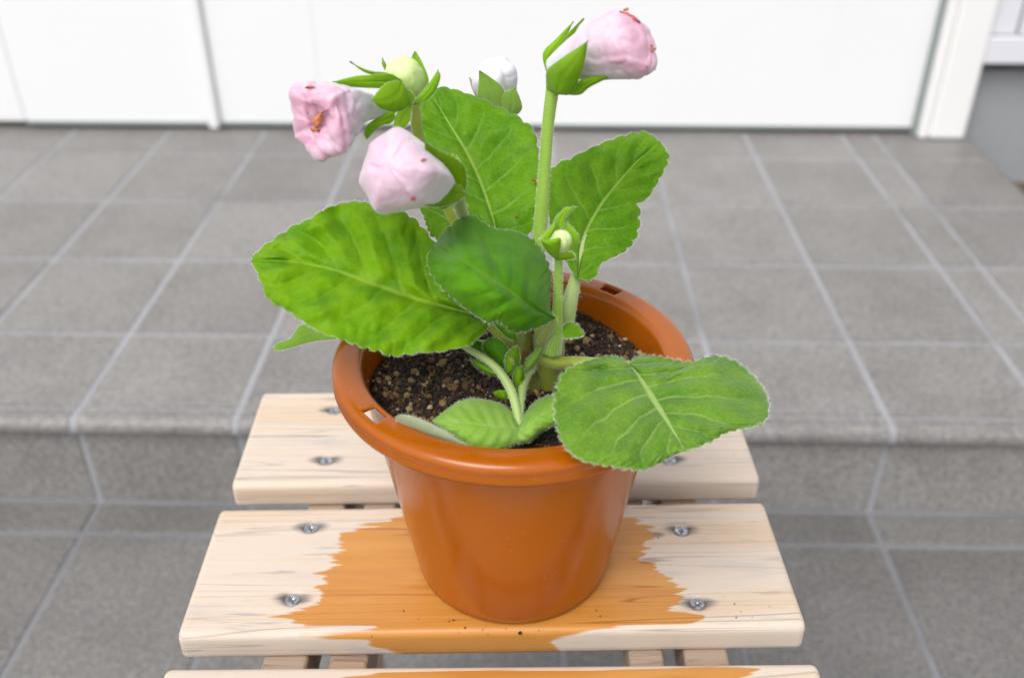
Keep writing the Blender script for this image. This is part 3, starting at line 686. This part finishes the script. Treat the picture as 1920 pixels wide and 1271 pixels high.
def corolla(name, st, mat, parent, lobes=0.0, nl=5, ph=0.0, prof=None, crumple=.0006, fold=0.0, seed=0, n=64, seg=96, sharp=1.0, label=None):
    A = np.array(st, float)
    P3 = np.array([at(a[0], a[1], a[2]) for a in A]); rad = np.array([a[3]*pxm(p) for a, p in zip(A, P3)])
    D4 = np.hstack([P3, rad[:, None]]); 
    # resample on a chord length that counts the radius too
    seg_ = np.linalg.norm(np.diff(D4, axis=0), axis=1); cum = np.concatenate([[0], np.cumsum(seg_)])/seg_.sum()
    tt = np.linspace(0, 1, n); Q = np.zeros((n, 4)); E_ = np.vstack([2*D4[0]-D4[1], D4, 2*D4[-1]-D4[-2]])
    for i, t in enumerate(tt):
        k = min(np.searchsorted(cum, t, side='right')-1, len(seg_)-1); u = (t-cum[k])/(cum[k+1]-cum[k])
        a, b, c, d = E_[k:k+4]; Q[i] = .5*((2*b)+(-a+c)*u+(2*a-5*b+4*c-d)*u*u+(-a+3*b-3*c+d)*u**3)
    ax = P3[max(2, len(A)//2)]-P3[0]; ax /= np.linalg.norm(ax)
    # the ring frame: u to the photo's right, w_ downwards
    u = RT-(RT@ax)*ax; u /= np.linalg.norm(u); w_ = np.cross(ax, u)
    if w_@DN < 0: w_ = -w_
    V = np.zeros((n, seg, 3)); CR = np.zeros((n, seg)); rmax = Q[:, 3].max()
    for i in range(n):
        g = tt[i]
        for k in range(seg):
            th = 2*math.pi*k/seg
            if prof is not None: m_ = np.interp(math.degrees(th) % 360, *prof)
            else: m_ = 1+lobes*(abs(math.cos(nl*(th-ph)/2))**sharp-.5)*2
            m_ = 1+(m_-1)*min(1, g*1.8)
            V[i, k] = Q[i, :3]+(math.cos(th)*u+math.sin(th)*w_)*max(Q[i, 3], 1e-5)*m_
    e1 = np.gradient(V, axis=0); e2 = (np.roll(V, -1, 1)-np.roll(V, 1, 1)); nrm = np.cross(e1, e2); ln = np.linalg.norm(nrm, axis=2)[..., None]; nrm = nrm/(ln+1e-15)
    rad_ = V-Q[:, None, :3]; 
    if (nrm*rad_).sum() < 0: nrm = -nrm
    nrm[-4:] = nrm[-5].mean(0); nrm[-4:] /= np.linalg.norm(nrm[-5].mean(0))+1e-9
    V0 = V.copy()
    for i in range(n):
        g = tt[i]; amp = crumple*min(1, (g*1.5)**2)
        for k in range(seg):
            p = V0[i, k]; th = 2*math.pi*k/seg
            f1 = noise.noise(Vector(p*75)+Vector((seed, 0, 0))); f2 = noise.noise(Vector(p*190)+Vector((0, seed, 0)))
            rdg = 1-abs(noise.noise(Vector(p*120)+Vector((0, 0, seed))))*3.2
            rdg = max(0, rdg)**2
            # overlapping petals: a saw tooth round the flower, twisted towards the mouth
            wq = nl*(th-ph)/(2*math.pi)+.9*max(0, g-.4)+.5*noise.noise(Vector(p*55)+Vector((seed*2, 1, 0)))
            fr = wq-math.floor(wq); saw = fr if fr < .9 else (1-fr)*9
            far = min(1, max(0, Q[i, 3]/(.35*rmax)))
            d_ = amp*(1.1*f1+.45*f2-.75*rdg)*(.35+.65*far)+fold*(saw-.5)*max(0, min(1, (g-.42)/.2))*far
            V[i, k] = p+nrm[i, k]*d_
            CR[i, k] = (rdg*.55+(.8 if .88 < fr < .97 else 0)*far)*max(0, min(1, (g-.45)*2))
    F = [(i*seg+k, i*seg+(k+1) % seg, (i+1)*seg+(k+1) % seg, (i+1)*seg+k) for i in range(n-1) for k in range(seg)]
    F += [tuple(range((n-1)*seg, n*seg)), tuple(range(seg))[::-1]]
    o = mesh(name, V.reshape(-1, 3), F, mat, parent)
    import bmesh; bm = bmesh.new(); bm.from_mesh(o.data); bmesh.ops.recalc_face_normals(bm, faces=bm.faces); bm.to_mesh(o.data); bm.free()
    uvl = o.data.uv_layers.new(name='UVMap'); vi = np.zeros(len(o.data.loops), np.int32); o.data.loops.foreach_get('vertex_index', vi)
    kk = np.tile(np.arange(seg)/seg, n); gg = np.repeat(tt, seg); uvs = np.stack([kk[vi], gg[vi]], 1).astype(np.float32); uvl.data.foreach_set('uv', uvs.ravel())
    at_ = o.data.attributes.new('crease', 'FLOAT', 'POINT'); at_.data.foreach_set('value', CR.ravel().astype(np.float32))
    if label: o['label'] = label
    return o

def sepal(poly, ti, anch, parent, mat='sepal', bulge=.0006, **k):
    l, r_ = split(poly, ti); l = [tuple(map(float, p)) for p in l]; r_ = [tuple(map(float, p)) for p in r_]
    return blade('sepal', l, r_, None, anch, M[mat], parent, N=34, Mh=8, bulge=bulge, groove=.0007, wavy=.0012, thick=.0004, seed=random.random()*9, hlen=.0006, **k)

def split(poly, ti):        # outline from the base round; ti = index of the tip
    return poly[:ti+1], [poly[0]]+poly[ti:][::-1]
# ---- stems first (crown)
crown = tube('crown_stem', [(1000,785,.393,22),(992,735,.394,23),(985,700,.396,24),(978,655,.400,25),(972,600,.404,20),(965,560,.410,15)], M['crown'], plant, 24, 24, 1)
tube('crown_stem', [(1034,745,.398,20),(1030,700,.398,24),(1030,662,.396,28),(1028,630,.397,27),(1020,600,.400,18),(1010,570,.405,10)], M['stem_y'], plant, 20, 20, 1)

# ---- leaves
L1t = [(912,606),(884,545),(840,484),(814,454),(788,424),(761,403),(720,392),(681,380),(660,378),(633,383),(606,393),(579,412),(552,424),(520,446),(493,466),(476,480),(471,490)]
L1b = [(912,606),(913,617),(900,630),(881,646),(857,652),(825,660),(788,661),(750,665),(732,665),(710,656),(681,649),(643,636),(611,627),(584,613),(558,597),(540,582),(522,572),(503,558),(497,542),(488,520),(479,503),(471,490)]
L1m = [(912,606),(879,587),(788,563),(694,531),(622,505),(540,490),(471,490)]
l1 = blade('leaf', L1t, L1b, L1m, [(912,606,.390),(471,490,.405),(650,380,.440),(740,665,.352),(600,620,.366),(800,440,.425),(690,530,.400)], M['leaf_a'], plant, N=150, Mh=34, teeth=22, tamp=6.2, quilt=.0030, groove=.0024, wavy=.0070, bulge=.002, seed=1, label='big bright green leaf reaching out to the left over the rim')
L2t = [(1041,597),(1031,573),(1033,521),(1023,486),(1000,451),(964,433),(925,428),(905,417),(878,404),(850,420),(831,436),(812,462)]
L2b = [(1041,597),(1012,613),(972,622),(949,613),(938,600),(913,603),(866,573),(819,527),(803,495),(803,478),(812,462)]
L2m = [(1041,597),(996,577),(957,547),(917,521),(875,494),(812,462)]
l2 = blade('leaf', L2t, L2b, L2m, [(1041,597,.372),(812,462,.385),(880,404,.418),(950,612,.345),(866,573,.345),(1020,480,.400)], M['leaf_b'], plant, N=130, Mh=28, teeth=21, tamp=5.0, quilt=.0014, groove=.0014, wavy=.0065, bulge=.004, crease=(882,398,962,560,.0040,16), seed=2, label='dark green leaf in the middle, folded along a bluish crease')
L3r = [(935,446),(965,444),(988,441),(1012,411),(1018,376),(1014,325),(1008,274),(996,242),(972,223),(937,205),(898,184),(866,171),(831,163),(803,170)]
L3l = [(935,446),(905,436),(878,405),(850,362),(815,312),(784,268),(774,240),(784,200),(803,170)]
L3m = [(935,446),(905,354),(878,293),(839,227),(803,170)]
l3 = blade('leaf', L3l, L3r, L3m, [(935,446,.425),(803,170,.500),(1015,330,.455),(780,240,.470)], M['leaf_c'], plant, N=130, Mh=28, teeth=18, quilt=.0016, groove=.0022, wavy=.0055, bulge=-.002, seed=3, label='tall green leaf standing upright at the back left')
L4l = [(1083,522),(1066,496),(1040,450),(1028,400),(1027,345),(1035,317),(1051,307),(1075,295),(1106,278),(1145,262),(1185,252),(1212,250),(1238,266)]
L4r = [(1083,522),(1106,525),(1118,514),(1127,495),(1153,482),(1177,466),(1193,439),(1198,398),(1194,381),(1212,375),(1228,352),(1246,315),(1251,292),(1238,266)]
L4m = [(1083,522),(1094,447),(1122,392),(1149,356),(1190,308),(1238,266)]
l4 = blade('leaf', L4l, L4r, L4m, [(1083,522,.420),(1238,266,.500),(1035,330,.455),(1195,420,.445)], M['leaf_c'], plant, N=130, Mh=28, teeth=17, quilt=.0018, groove=.0018, wavy=.0055, bulge=-.002, seed=4, label='green leaf standing upright at the back right with a notch in its edge')
L5l = [(1178,680),(1161,669),(1133,668),(1099,677),(1074,688),(1057,700),(1047,723),(1041,754),(1043,789),(1050,820),(1064,844),(1092,863),(1133,871),(1175,876),(1205,878),(1230,869),(1254,857),(1285,845)]
L5r = [(1178,680),(1192,668),(1209,665),(1237,668),(1272,676),(1304,680),(1334,670),(1358,670),(1389,683),(1420,712),(1438,740),(1441,768),(1434,789),(1405,798),(1363,808),(1334,826),(1306,838),(1285,845)]
L5m = [(1178,680),(1202,711),(1230,756),(1254,794),(1285,845)]
l5 = blade('leaf', L5l, L5r, L5m, [(1178,680,.380),(1285,845,.318),(1045,760,.345),(1440,760,.352),(1390,683,.385),(1130,868,.308),(1060,700,.366),(1300,680,.384),(1240,760,.350)], M['leaf_d'], plant, N=150, Mh=36, teeth=27, tamp=6.2, quilt=.0018, groove=.0016, wavy=.0055, bulge=.003, seed=5, label='big velvety grey green leaf drooping over the front right of the rim', hlen=.0014)
l9 = blade('leaf', [(885,470),(850,462),(815,446),(800,420),(785,388)], [(885,470),(890,430),(880,390),(840,375),(785,388)], None, [(885,470,.425),(785,388,.445)], M['leaf_c'], plant, N=60, Mh=12, teeth=10, wavy=.003, seed=6, label='small leaf half hidden between the front flower and the middle leaf')
l7 = blade('leaf', [(650,622),(600,606),(563,611),(545,634),(520,644),(511,655)], [(650,632),(605,638),(580,641),(545,652),(525,656),(511,655)], None, [(650,625,.420),(511,655,.430)], M['leaf_e'], plant, N=50, Mh=10, teeth=6, tamp=1, wavy=.002, seed=7, label='small pale leaf tip peeping out below the big left leaf')
l8 = blade('leaf', [(1046,626),(1059,609),(1074,604),(1086,613),(1097,627)], [(1046,626),(1058,633),(1081,633),(1097,627)], None, [(1046,626,.388),(1097,627,.392),(1075,604,.398)], M['leaf_a'], plant, N=40, Mh=9, teeth=6, tamp=1, bulge=.001, seed=8, label='tiny green leaf on the right of the crown')
l6 = blade('leaf', [(974,803),(961,774),(942,758),(916,750),(889,747),(862,752),(835,769),(810,789)], [(974,803),(972,827),(942,840),(916,843),(884,836),(857,820),(835,807),(810,789)], [(974,803),(930,800),(880,793),(810,789)],
           [(974,803,.356),(810,789,.352),(900,747,.366),(920,843,.337)], M['leaf_e'], plant, N=70, Mh=16, teeth=12, tamp=1.2, quilt=.0006, bulge=.006, seed=9, label='pale cupped leaf lying inside the front rim of the pot')
l6b = blade('leaf', [(970,806),(986,773),(1007,750),(1040,741),(1060,756)], [(970,806),(968,830),(996,826),(1017,809),(1048,788),(1060,756)], None, [(970,806,.355),(1060,756,.360),(1007,750,.367),(1000,826,.342)], M['leaf_e'], plant, N=60, Mh=14, teeth=0, quilt=.0007, bulge=.005, wavy=.002, seed=10, label='pale green leaf curling up just left of the drooping leaf')
l6c = blade('leaf', [(900,843),(862,824),(841,810),(798,789),(764,778),(746,779),(741,784)], [(900,843),(850,837),(803,821),(766,802),(746,791),(741,784)], None, [(900,843,.336),(741,784,.349)], M['leaf_f'], plant, N=50, Mh=10, teeth=0, bulge=.0015, seed=11, label='greyish folded back leaf edge along the front left rim')
for k, (b_, l_, r_, m_, an) in enumerate([
    ('leaf', [(958,702),(936,690),(915,668),(905,645),(918,632)], [(958,702),(962,675),(950,650),(935,636),(918,632)], 'leaf_b', [(958,702,.385),(918,632,.392)]),
    ('leaf', [(950,700),(948,672),(958,655),(972,648)], [(950,700),(962,698),(974,675),(972,648)], 'leaf_a', [(950,700,.379),(972,648,.384)]),
    ('leaf', [(905,690),(893,668),(880,650),(888,636)], [(905,690),(922,672),(915,650),(888,636)], 'leaf_b', [(905,690,.392),(888,636,.398)]),
    ('leaf', [(948,752),(930,745),(926,735),(936,730)], [(948,752),(956,742),(950,732),(936,730)], 'leaf_a', [(940,740,.372)])]):
    blade(b_, l_, r_, None, an, M[m_], plant, N=30, Mh=8, teeth=5, tamp=1, bulge=.002, seed=12+k, label=['deep green young leaf against the crown', 'bright green leaf bud on the crown', 'dark young leaf under the big left leaf', 'tiny round leaf lying on the soil'][k], hair=(k < 3))

for poly, ti, mt, an, lb in [
    ([(985,705),(998,690),(1012,672),(1018,650),(1006,655),(990,672),(980,690)], 3, 'leaf_e', [(985,705,.384),(1018,650,.386)], 'pale young leaf wrapped round the crown'),
    ([(940,700),(928,694),(905,680),(880,672),(892,688),(915,702),(934,706)], 3, 'leaf_c', [(940,700,.380),(880,672,.386)], 'small leaf spreading left at the foot of the crown'),
    ([(966,735),(962,715),(965,695),(978,684),(984,705),(978,725)], 3, 'leaf_a', [(966,735,.377),(978,684,.380)], 'tiny upright leaf at the foot of the crown'),
    ([(968,640),(950,632),(930,612),(925,600),(945,606),(966,622)], 3, 'leaf_b', [(968,640,.384),(925,600,.388)], 'dark small leaf tucked under the middle leaf')]:
    l_, r_ = split(poly, ti); blade('leaf', l_, r_, None, an, M[mt], plant, N=30, Mh=8, teeth=5, tamp=1, quilt=.0004, bulge=.0025, seed=30+ti, label=lb)
for x, y, r_ in ((955,668,5),(972,712,4),(1002,730,4)):
    tube('dry_scale', [(x,y,.3775,r_*.5),(x+5,y+7,.3765,r_),(x+9,y+15,.3770,r_*.4)], M['crown'], plant, 8, 8)
# petioles
tube('petiole', [(972,690,.398,14),(1010,672,.392,13),(1045,680,.388,13),(1090,680,.384,12),(1140,682,.381,9),(1182,684,.379,7)], M['stem_y'], plant, 14, 24, 1)
tube('petiole', [(850,632,.395,5),(878,655,.388,6),(908,672,.384,7),(935,695,.378,8),(958,732,.370,9),(970,775,.361,8),(974,806,.356,7)], M['stem_p'], plant, 14, 24, 1)
tube('petiole', [(1004,684,.390,7),(986,708,.382,8),(977,745,.370,8),(975,800,.356,6)], M['stem_p'], plant, 14, 20, 1)
tube('petiole', [(1040,650,.404,15),(1060,610,.408,15),(1070,560,.413,14),(1080,520,.4215,10),(1090,470,.432,5),(1098,440,.440,2)], M['stem_p'], plant, 16, 20, 2)
tube('petiole', [(965,655,.402,7),(880,640,.408,6),(780,630,.414,6),(700,626,.418,6),(640,627,.4205,4)], M['stem_p'], plant, 12, 20, 1)
tube('petiole', [(960,650,.398,11),(935,625,.394,10),(912,606,.391,7)], M['stem_y'], plant, 12, 12, 1)
tube('petiole', [(1015,640,.392,10),(1035,612,.380,8),(1041,597,.374,5)], M['stem_y'], plant, 12, 12, 1)
tube('petiole', [(975,600,.410,11),(950,500,.420,9),(935,446,.4235,7)], M['stem'], plant, 12, 12, 1)
# flower stems
tube('flower_stem', [(1010,600,.408,15),(1006,500,.414,13),(1012,440,.418,13),(1020,330,.424,12),(1028,230,.430,12),(1037,160,.434,13)], M['stem'], plant, 18, 40, 2)
tube('flower_stem', [(1035,660,.388,17),(1044,620,.388,11),(1046,560,.388,9),(1047,500,.389,8),(1048,478,.390,9)], M['stem'], plant, 16, 30, 2)
tube('flower_stem', [(975,600,.408,9),(900,480,.432,10),(872,415,.428,11),(862,385,.412,12),(858,362,.402,12)], M['stem_y'], plant, 16, 30, 1)
tube('flower_stem', [(970,600,.412,9),(870,450,.430,10),(800,300,.430,10),(780,230,.428,11),(776,195,.427,12)], M['stem_y'], plant, 16, 36, 1)
tube('flower_stem', [(985,600,.420,9),(970,420,.470,9),(955,210,.520,9)], M['stem'], plant, 12, 20, 0)

# ---- flowers
def polyprof(pts, c, base, soft=.25):
    # radial outline of a polygon with slightly hollow sides: angle (deg, 0 right, 90 down) -> factor
    c = np.array(c, float); Pp = np.array(pts, float)-c; out = []
    for dgr in range(0, 361, 3):
        dv_ = np.array([math.cos(R(dgr)), math.sin(R(dgr))]); best = 0
        for i in range(len(Pp)):
            a, b = Pp[i], Pp[(i+1) % len(Pp)]; den = dv_[0]*(b-a)[1]-dv_[1]*(b-a)[0]
            if abs(den) < 1e-9: continue
            tq = (a[0]*(b-a)[1]-a[1]*(b-a)[0])/den; uq = (a[0]*dv_[1]-a[1]*dv_[0])/den
            if tq > 0 and -1e-6 <= uq <= 1+1e-6: best = max(best, tq)
        out.append(best/base)
    o_ = np.array(out); k_ = np.array([.25, .5, .25]); e_ = np.concatenate([o_[-2:-1], o_, o_[1:2]]); o_ = np.convolve(e_, k_, 'valid')
    return (list(range(0, 361, 3)), list(o_))
f2o = ([0, 15, 50, 85, 118, 150, 172, 200, 228, 250, 270, 300, 330, 345, 360], [1.02, 1.02, .96, .93, 1.16, 1.00, 1.12, 1.01, .95, .93, 1.02, .94, 1.0, 1.04, 1.02])
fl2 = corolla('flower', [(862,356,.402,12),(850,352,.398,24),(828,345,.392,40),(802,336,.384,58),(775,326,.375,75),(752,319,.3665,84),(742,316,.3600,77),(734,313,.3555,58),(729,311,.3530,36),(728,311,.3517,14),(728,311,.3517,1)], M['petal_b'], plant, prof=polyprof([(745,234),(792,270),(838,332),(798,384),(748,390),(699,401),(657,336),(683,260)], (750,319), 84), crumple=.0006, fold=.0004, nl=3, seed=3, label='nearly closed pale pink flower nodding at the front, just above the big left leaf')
sepal([(868,366),(875,345),(870,312),(849,294),(822,282),(796,266),(800,300),(825,335),(845,352)], 5, [(868,366,.384),(796,266,.366),(870,312,.380)], fl2, 'sepal_d')
sepal([(871,366),(865,350),(848,344),(830,342),(822,352),(812,370),(794,384),(815,388),(835,386),(858,378)], 6, [(871,366,.382),(794,384,.366)], fl2, 'sepal_d')
sepal([(872,352),(868,330),(862,304),(852,288),(846,296),(842,330),(858,360)], 3, [(872,352,.406),(852,288,.408)], fl2, 'sepal')
sepal([(866,372),(850,384),(832,392),(820,388),(838,374),(854,362)], 3, [(866,372,.404),(820,388,.398)], fl2, 'sepal_d')
from mathutils.bvhtree import BVHTree
def surf(o, x, y, Y):
    bv = BVHTree.FromPolygons([v.co[:] for v in o.data.vertices], [p.vertices[:] for p in o.data.polygons])
    d = at(x, y, Y)-CAM; d /= np.linalg.norm(d); h = bv.ray_cast(Vector(CAM), Vector(d))
    return at(x, y, Y) if h[0] is None else np.array(h[0])-d*.0004
def patch(name, pts, Y, mat, parent, rp=7, seed=0, stretch=1.6):   # a small crumpled shred of withered petal
    V = []; F = []; ns = 10
    c0 = surf(parent, *pts[0], Y); c1 = surf(parent, *pts[1], Y); ax = c1-c0; L = np.linalg.norm(ax); ax = ax/L; n1 = CAM-c0; n1 /= np.linalg.norm(n1); sd_ = np.cross(ax, n1)
    rr = rp*pxm(c0)
    for i in range(ns+1):
        t = i/ns; wd = rr*math.sin(math.pi*min(.97, t*.92+.06))
        for j in range(7):
            s_ = (j-3)/3
            q = c0+ax*L*t+sd_*wd*s_+n1*(rr*.55*(1-s_*s_)+.0006*noise.noise(Vector((i*.7+seed, j*.9, seed)))*2)
            q = q+sd_*.0005*noise.noise(Vector((i*1.1+seed*3, j*.5, 2)))*2
            V.append(q)
    for i in range(ns):
        for j in range(6): F.append((i*7+j, i*7+j+1, (i+1)*7+j+1, (i+1)*7+j))
    o = mesh(name, V, F, mat, parent); m = o.modifiers.new('thick', 'SOLIDIFY'); m.thickness = .0003; return o
patch('withered_petal_tip', [(790,302),(800,299)], .3615, M['wilt'], fl2, 3.5, 1)
patch('withered_petal_tip', [(771,374),(779,370)], .3645, M['wilt'], fl2, 4.5, 2)

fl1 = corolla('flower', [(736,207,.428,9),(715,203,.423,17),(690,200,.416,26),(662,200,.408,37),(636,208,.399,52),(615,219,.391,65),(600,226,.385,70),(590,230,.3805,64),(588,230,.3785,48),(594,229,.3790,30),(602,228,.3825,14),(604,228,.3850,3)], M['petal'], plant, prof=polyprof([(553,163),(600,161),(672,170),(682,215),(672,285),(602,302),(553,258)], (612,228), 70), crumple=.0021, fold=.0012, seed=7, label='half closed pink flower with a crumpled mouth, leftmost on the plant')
patch('withered_petal_tip', [(590,240),(602,212)], .3785, M['wilt2'], fl1, 9, 3)
patch('withered_petal_tip', [(600,214),(614,206)], .3780, M['wilt'], fl1, 4, 4)
patch('withered_petal_tip', [(572,164),(590,165)], .3930, M['wilt'], fl1, 2, 5)
patch('withered_petal_tip', [(582,242),(600,246)], .3780, M['wilt2'], fl1, 3, 6)
sepal([(742,222),(738,208),(720,214),(692,232),(683,250),(688,262),(712,238),(732,232)], 5, [(742,222,.420),(688,262,.408)], fl1, 'sepal')
sepal([(752,246),(768,228),(772,204),(760,200),(744,212),(738,240)], 2, [(752,246,.414),(772,204,.418)], fl1, 'sepal')
sepal([(752,152),(735,140),(720,140),(673,142),(645,148),(624,154),(657,163),(717,166),(745,164)], 5, [(752,152,.418),(624,154,.402)], fl1, 'sepal')
sepal([(752,152),(764,172),(766,198),(745,210),(717,205),(697,189),(708,172),(720,160),(738,152)], 5, [(760,175,.414),(697,189,.402)], fl1, 'sepal', bulge=.0018)

fl4 = corolla('flower', [(784,192,.432,12),(778,175,.431,24),(768,158,.429,32),(758,142,.427,34),(750,128,.4255,31),(746,119,.425,22),(744,114,.4247,9),(744,113,.4246,1)], M['bud'], plant, lobes=.05, nl=5, crumple=.0005, fold=.0004, seed=11, label='pale yellow green unopened bud at the top left')
sepal([(750,152),(727,137),(700,134),(680,128),(656,116),(680,134),(700,141),(725,146)], 4, [(750,152,.422),(656,116,.415)], fl4, 'sepal')
sepal([(784,190),(778,165),(782,140),(772,112),(778,97),(793,120),(804,151),(798,172)], 4, [(784,190,.425),(778,97,.432)], fl4, 'sepal')
sepal([(783,197),(780,186),(802,160),(821,131),(826,145),(816,172),(800,188)], 3, [(783,197,.420),(821,131,.424)], fl4, 'sepal')
sepal([(724,138),(716,120),(717,109),(724,122)], 2, [(724,138,.436),(717,109,.440)], fl4, 'sepal', hair=False)
sepal([(770,205),(752,190),(752,172),(764,168),(778,182)], 2, [(770,205,.419),(755,170,.418)], fl4, 'sepal')

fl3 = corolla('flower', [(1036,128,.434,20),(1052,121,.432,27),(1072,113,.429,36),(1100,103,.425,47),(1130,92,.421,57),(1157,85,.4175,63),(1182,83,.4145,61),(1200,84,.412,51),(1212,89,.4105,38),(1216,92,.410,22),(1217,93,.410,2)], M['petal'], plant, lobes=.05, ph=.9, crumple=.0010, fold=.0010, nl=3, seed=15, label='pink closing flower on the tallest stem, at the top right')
patch('withered_petal_tip', [(1162,22),(1200,44)], .420, M['wilt'], fl3, 6, 8)
patch('withered_petal_tip', [(1170,20),(1178,17)], .421, M['wilt2'], fl3, 2, 9)
patch('withered_petal_tip', [(1221,84),(1223,98)], .412, M['wilt2'], fl3, 3, 10)
patch('withered_petal_tip', [(1212,126),(1229,131)], .412, M['wilt'], fl3, 1.6, 11)
sepal([(1026,140),(1018,113),(1021,94),(1043,73),(1060,55),(1075,41),(1064,66),(1054,94),(1038,118)], 5, [(1026,140,.440),(1075,41,.444)], fl3, 'sepal')
sepal([(1028,134),(1050,96),(1061,68),(1076,52),(1095,35),(1079,61),(1069,87),(1050,113)], 4, [(1028,134,.434),(1095,35,.436)], fl3, 'sepal_d')
sepal([(1042,177),(1026,157),(1026,132),(1054,109),(1078,93),(1102,77),(1099,101),(1092,132),(1078,165),(1064,178)], 5, [(1040,170,.424),(1102,77,.398),(1030,140,.424)], fl3, 'sepal', bulge=.0022)
sepal([(1060,178),(1075,165),(1085,152),(1105,146),(1135,137),(1166,132),(1135,149),(1106,164),(1087,178)], 5, [(1060,178,.420),(1166,132,.410)], fl3, 'sepal', bulge=.002)
tube('calyx_cup', [(1038,172,.434,12),(1040,160,.433,17),(1046,146,.432,21),(1058,132,.431,24),(1072,122,.430,25)], M['sepal'], fl3, 20, 14, 1, .0007, cap=False)

fl5 = corolla('flower', [(948,205,.520,10),(940,185,.519,26),(932,165,.518,36),(927,145,.517,40),(925,130,.516,36),(925,120,.516,24),(925,116,.516,8),(925,115,.516,1)], M['petal_w'], plant, lobes=.15, nl=5, ph=.3, crumple=.0004, fold=.0003, seed=19, label='white bud behind the tall back leaf, out of focus')
sepal([(935,215),(905,196),(896,180),(898,150),(899,133),(923,148),(944,168),(942,200)], 4, [(935,215,.503),(899,133,.500)], fl5, 'leaf_e', bulge=.001)
sepal([(958,220),(941,209),(944,176),(955,170),(966,165),(974,182),(979,203),(968,217)], 4, [(958,220,.503),(966,165,.500)], fl5, 'leaf_e', bulge=.001)
sepal([(897,190),(889,176),(883,160),(880,146),(892,158),(900,180)], 3, [(897,190,.524),(880,146,.524)], fl5, 'sepal')
tube('calyx_cup', [(956,216,.520,8),(952,205,.520,16),(944,190,.520,26),(938,175,.519,31)], M['sepal'], fl5, 18, 10, 0, cap=False)

fl6 = corolla('flower', [(1048,476,.390,8),(1049,465,.389,17),(1051,453,.387,20),(1053,443,.386,17),(1054,437,.3855,9),(1054,435,.3853,1)], M['bud'], plant, lobes=.06, nl=5, crumple=.0005, fold=.0004, seed=23, label='tiny green bud in the middle, in front of the back right leaf', n=40, seg=60)
sepal([(1043,488),(1024,471),(1013,449),(1030,450),(1051,447),(1048,475)], 2, [(1043,488,.384),(1013,449,.380),(1051,447,.3795)], fl6, 'sepal', bulge=.002)
sepal([(1024,455),(1013,448),(1026,432),(1041,413),(1044,422),(1036,440)], 3, [(1024,455,.388),(1041,413,.394)], fl6, 'sepal')
sepal([(1044,428),(1040,413),(1050,399),(1062,390),(1081,388),(1068,398),(1058,412),(1054,428)], 4, [(1044,428,.396),(1081,388,.398)], fl6, 'sepal')
sepal([(1078,470),(1084,455),(1084,440),(1070,424),(1056,409),(1060,430),(1072,448)], 4, [(1078,470,.394),(1056,409,.399)], fl6, 'sepal')
sepal([(1043,488),(1046,478),(1060,474),(1072,473),(1080,484),(1062,487)], 4, [(1043,488,.383),(1080,484,.386)], fl6, 'sepal_d')

for x, y, q in ((1005,343,3.2),(968,405,2.6),(1000,337,1.8)): patch('brown_spot', [(x-2,y),(x+3,y+1)], .44, M['wilt2'], l3, q, x)
# dried residue on the pot's inner wall
pts = []; nr = []
for (x, y, Yv) in [(1078,546,.480),(1086,550,.479),(1092,556,.478),(1182,603,.462),(1190,622,.455),(1196,632,.452),(1204,628,.452),(1208,645,.446),(1212,658,.440),(683,700,.409),(686,720,.402),(690,735,.396)]:
    for _ in range(4):
        pts.append(at(x+rng.normal(0, 3), y+rng.normal(0, 3), Yv-.003)); nr.append(np.array([rng.normal(0, .4), -.3, .8]))
res_mat = mat_plain('dry_residue', (.50,.38,.36), .8)
rs_ = hairs('dried_residue', pts, nr, .0030, .0004, res_mat, pot, .6, 2)
# crumbs of soil spilled on the stool
V = []; F = []; T = []
for (x, y, sz) in [(975,1186,.0013),(850,1162,.0007),(872,1176,.0007),(905,1180,.0005),(842,1165,.0005),(757,1145,.0006),(948,1178,.0004),(1010,1181,.0004),(785,1160,.0004),(915,1190,.0005),(860,1186,.0004),(990,1190,.0004)]:
    P0 = atz(x, y, ZS+.0003); q = rng.normal(0, 1, (3, 3)); q, _ = np.linalg.qr(q)
    P = (base*rng.uniform(.75, 1.2, (12, 1))*sz*np.array([1, .8, .6]))@q.T+P0
    m0 = len(V); V += P.tolist(); F += [(m0+a_, m0+b_, m0+c_) for a_, b_, c_ in bf]; T += [.15]*12
cr = mesh('soil_crumbs', V, F, M['chip'], None, False); tag(cr, 'dark soil crumbs scattered on the wet slat in front of the pot', 'soil crumbs', kind='stuff')
a = cr.data.attributes.new('tone', 'FLOAT', 'POINT'); a.data.foreach_set('value', np.array(T, np.float32))
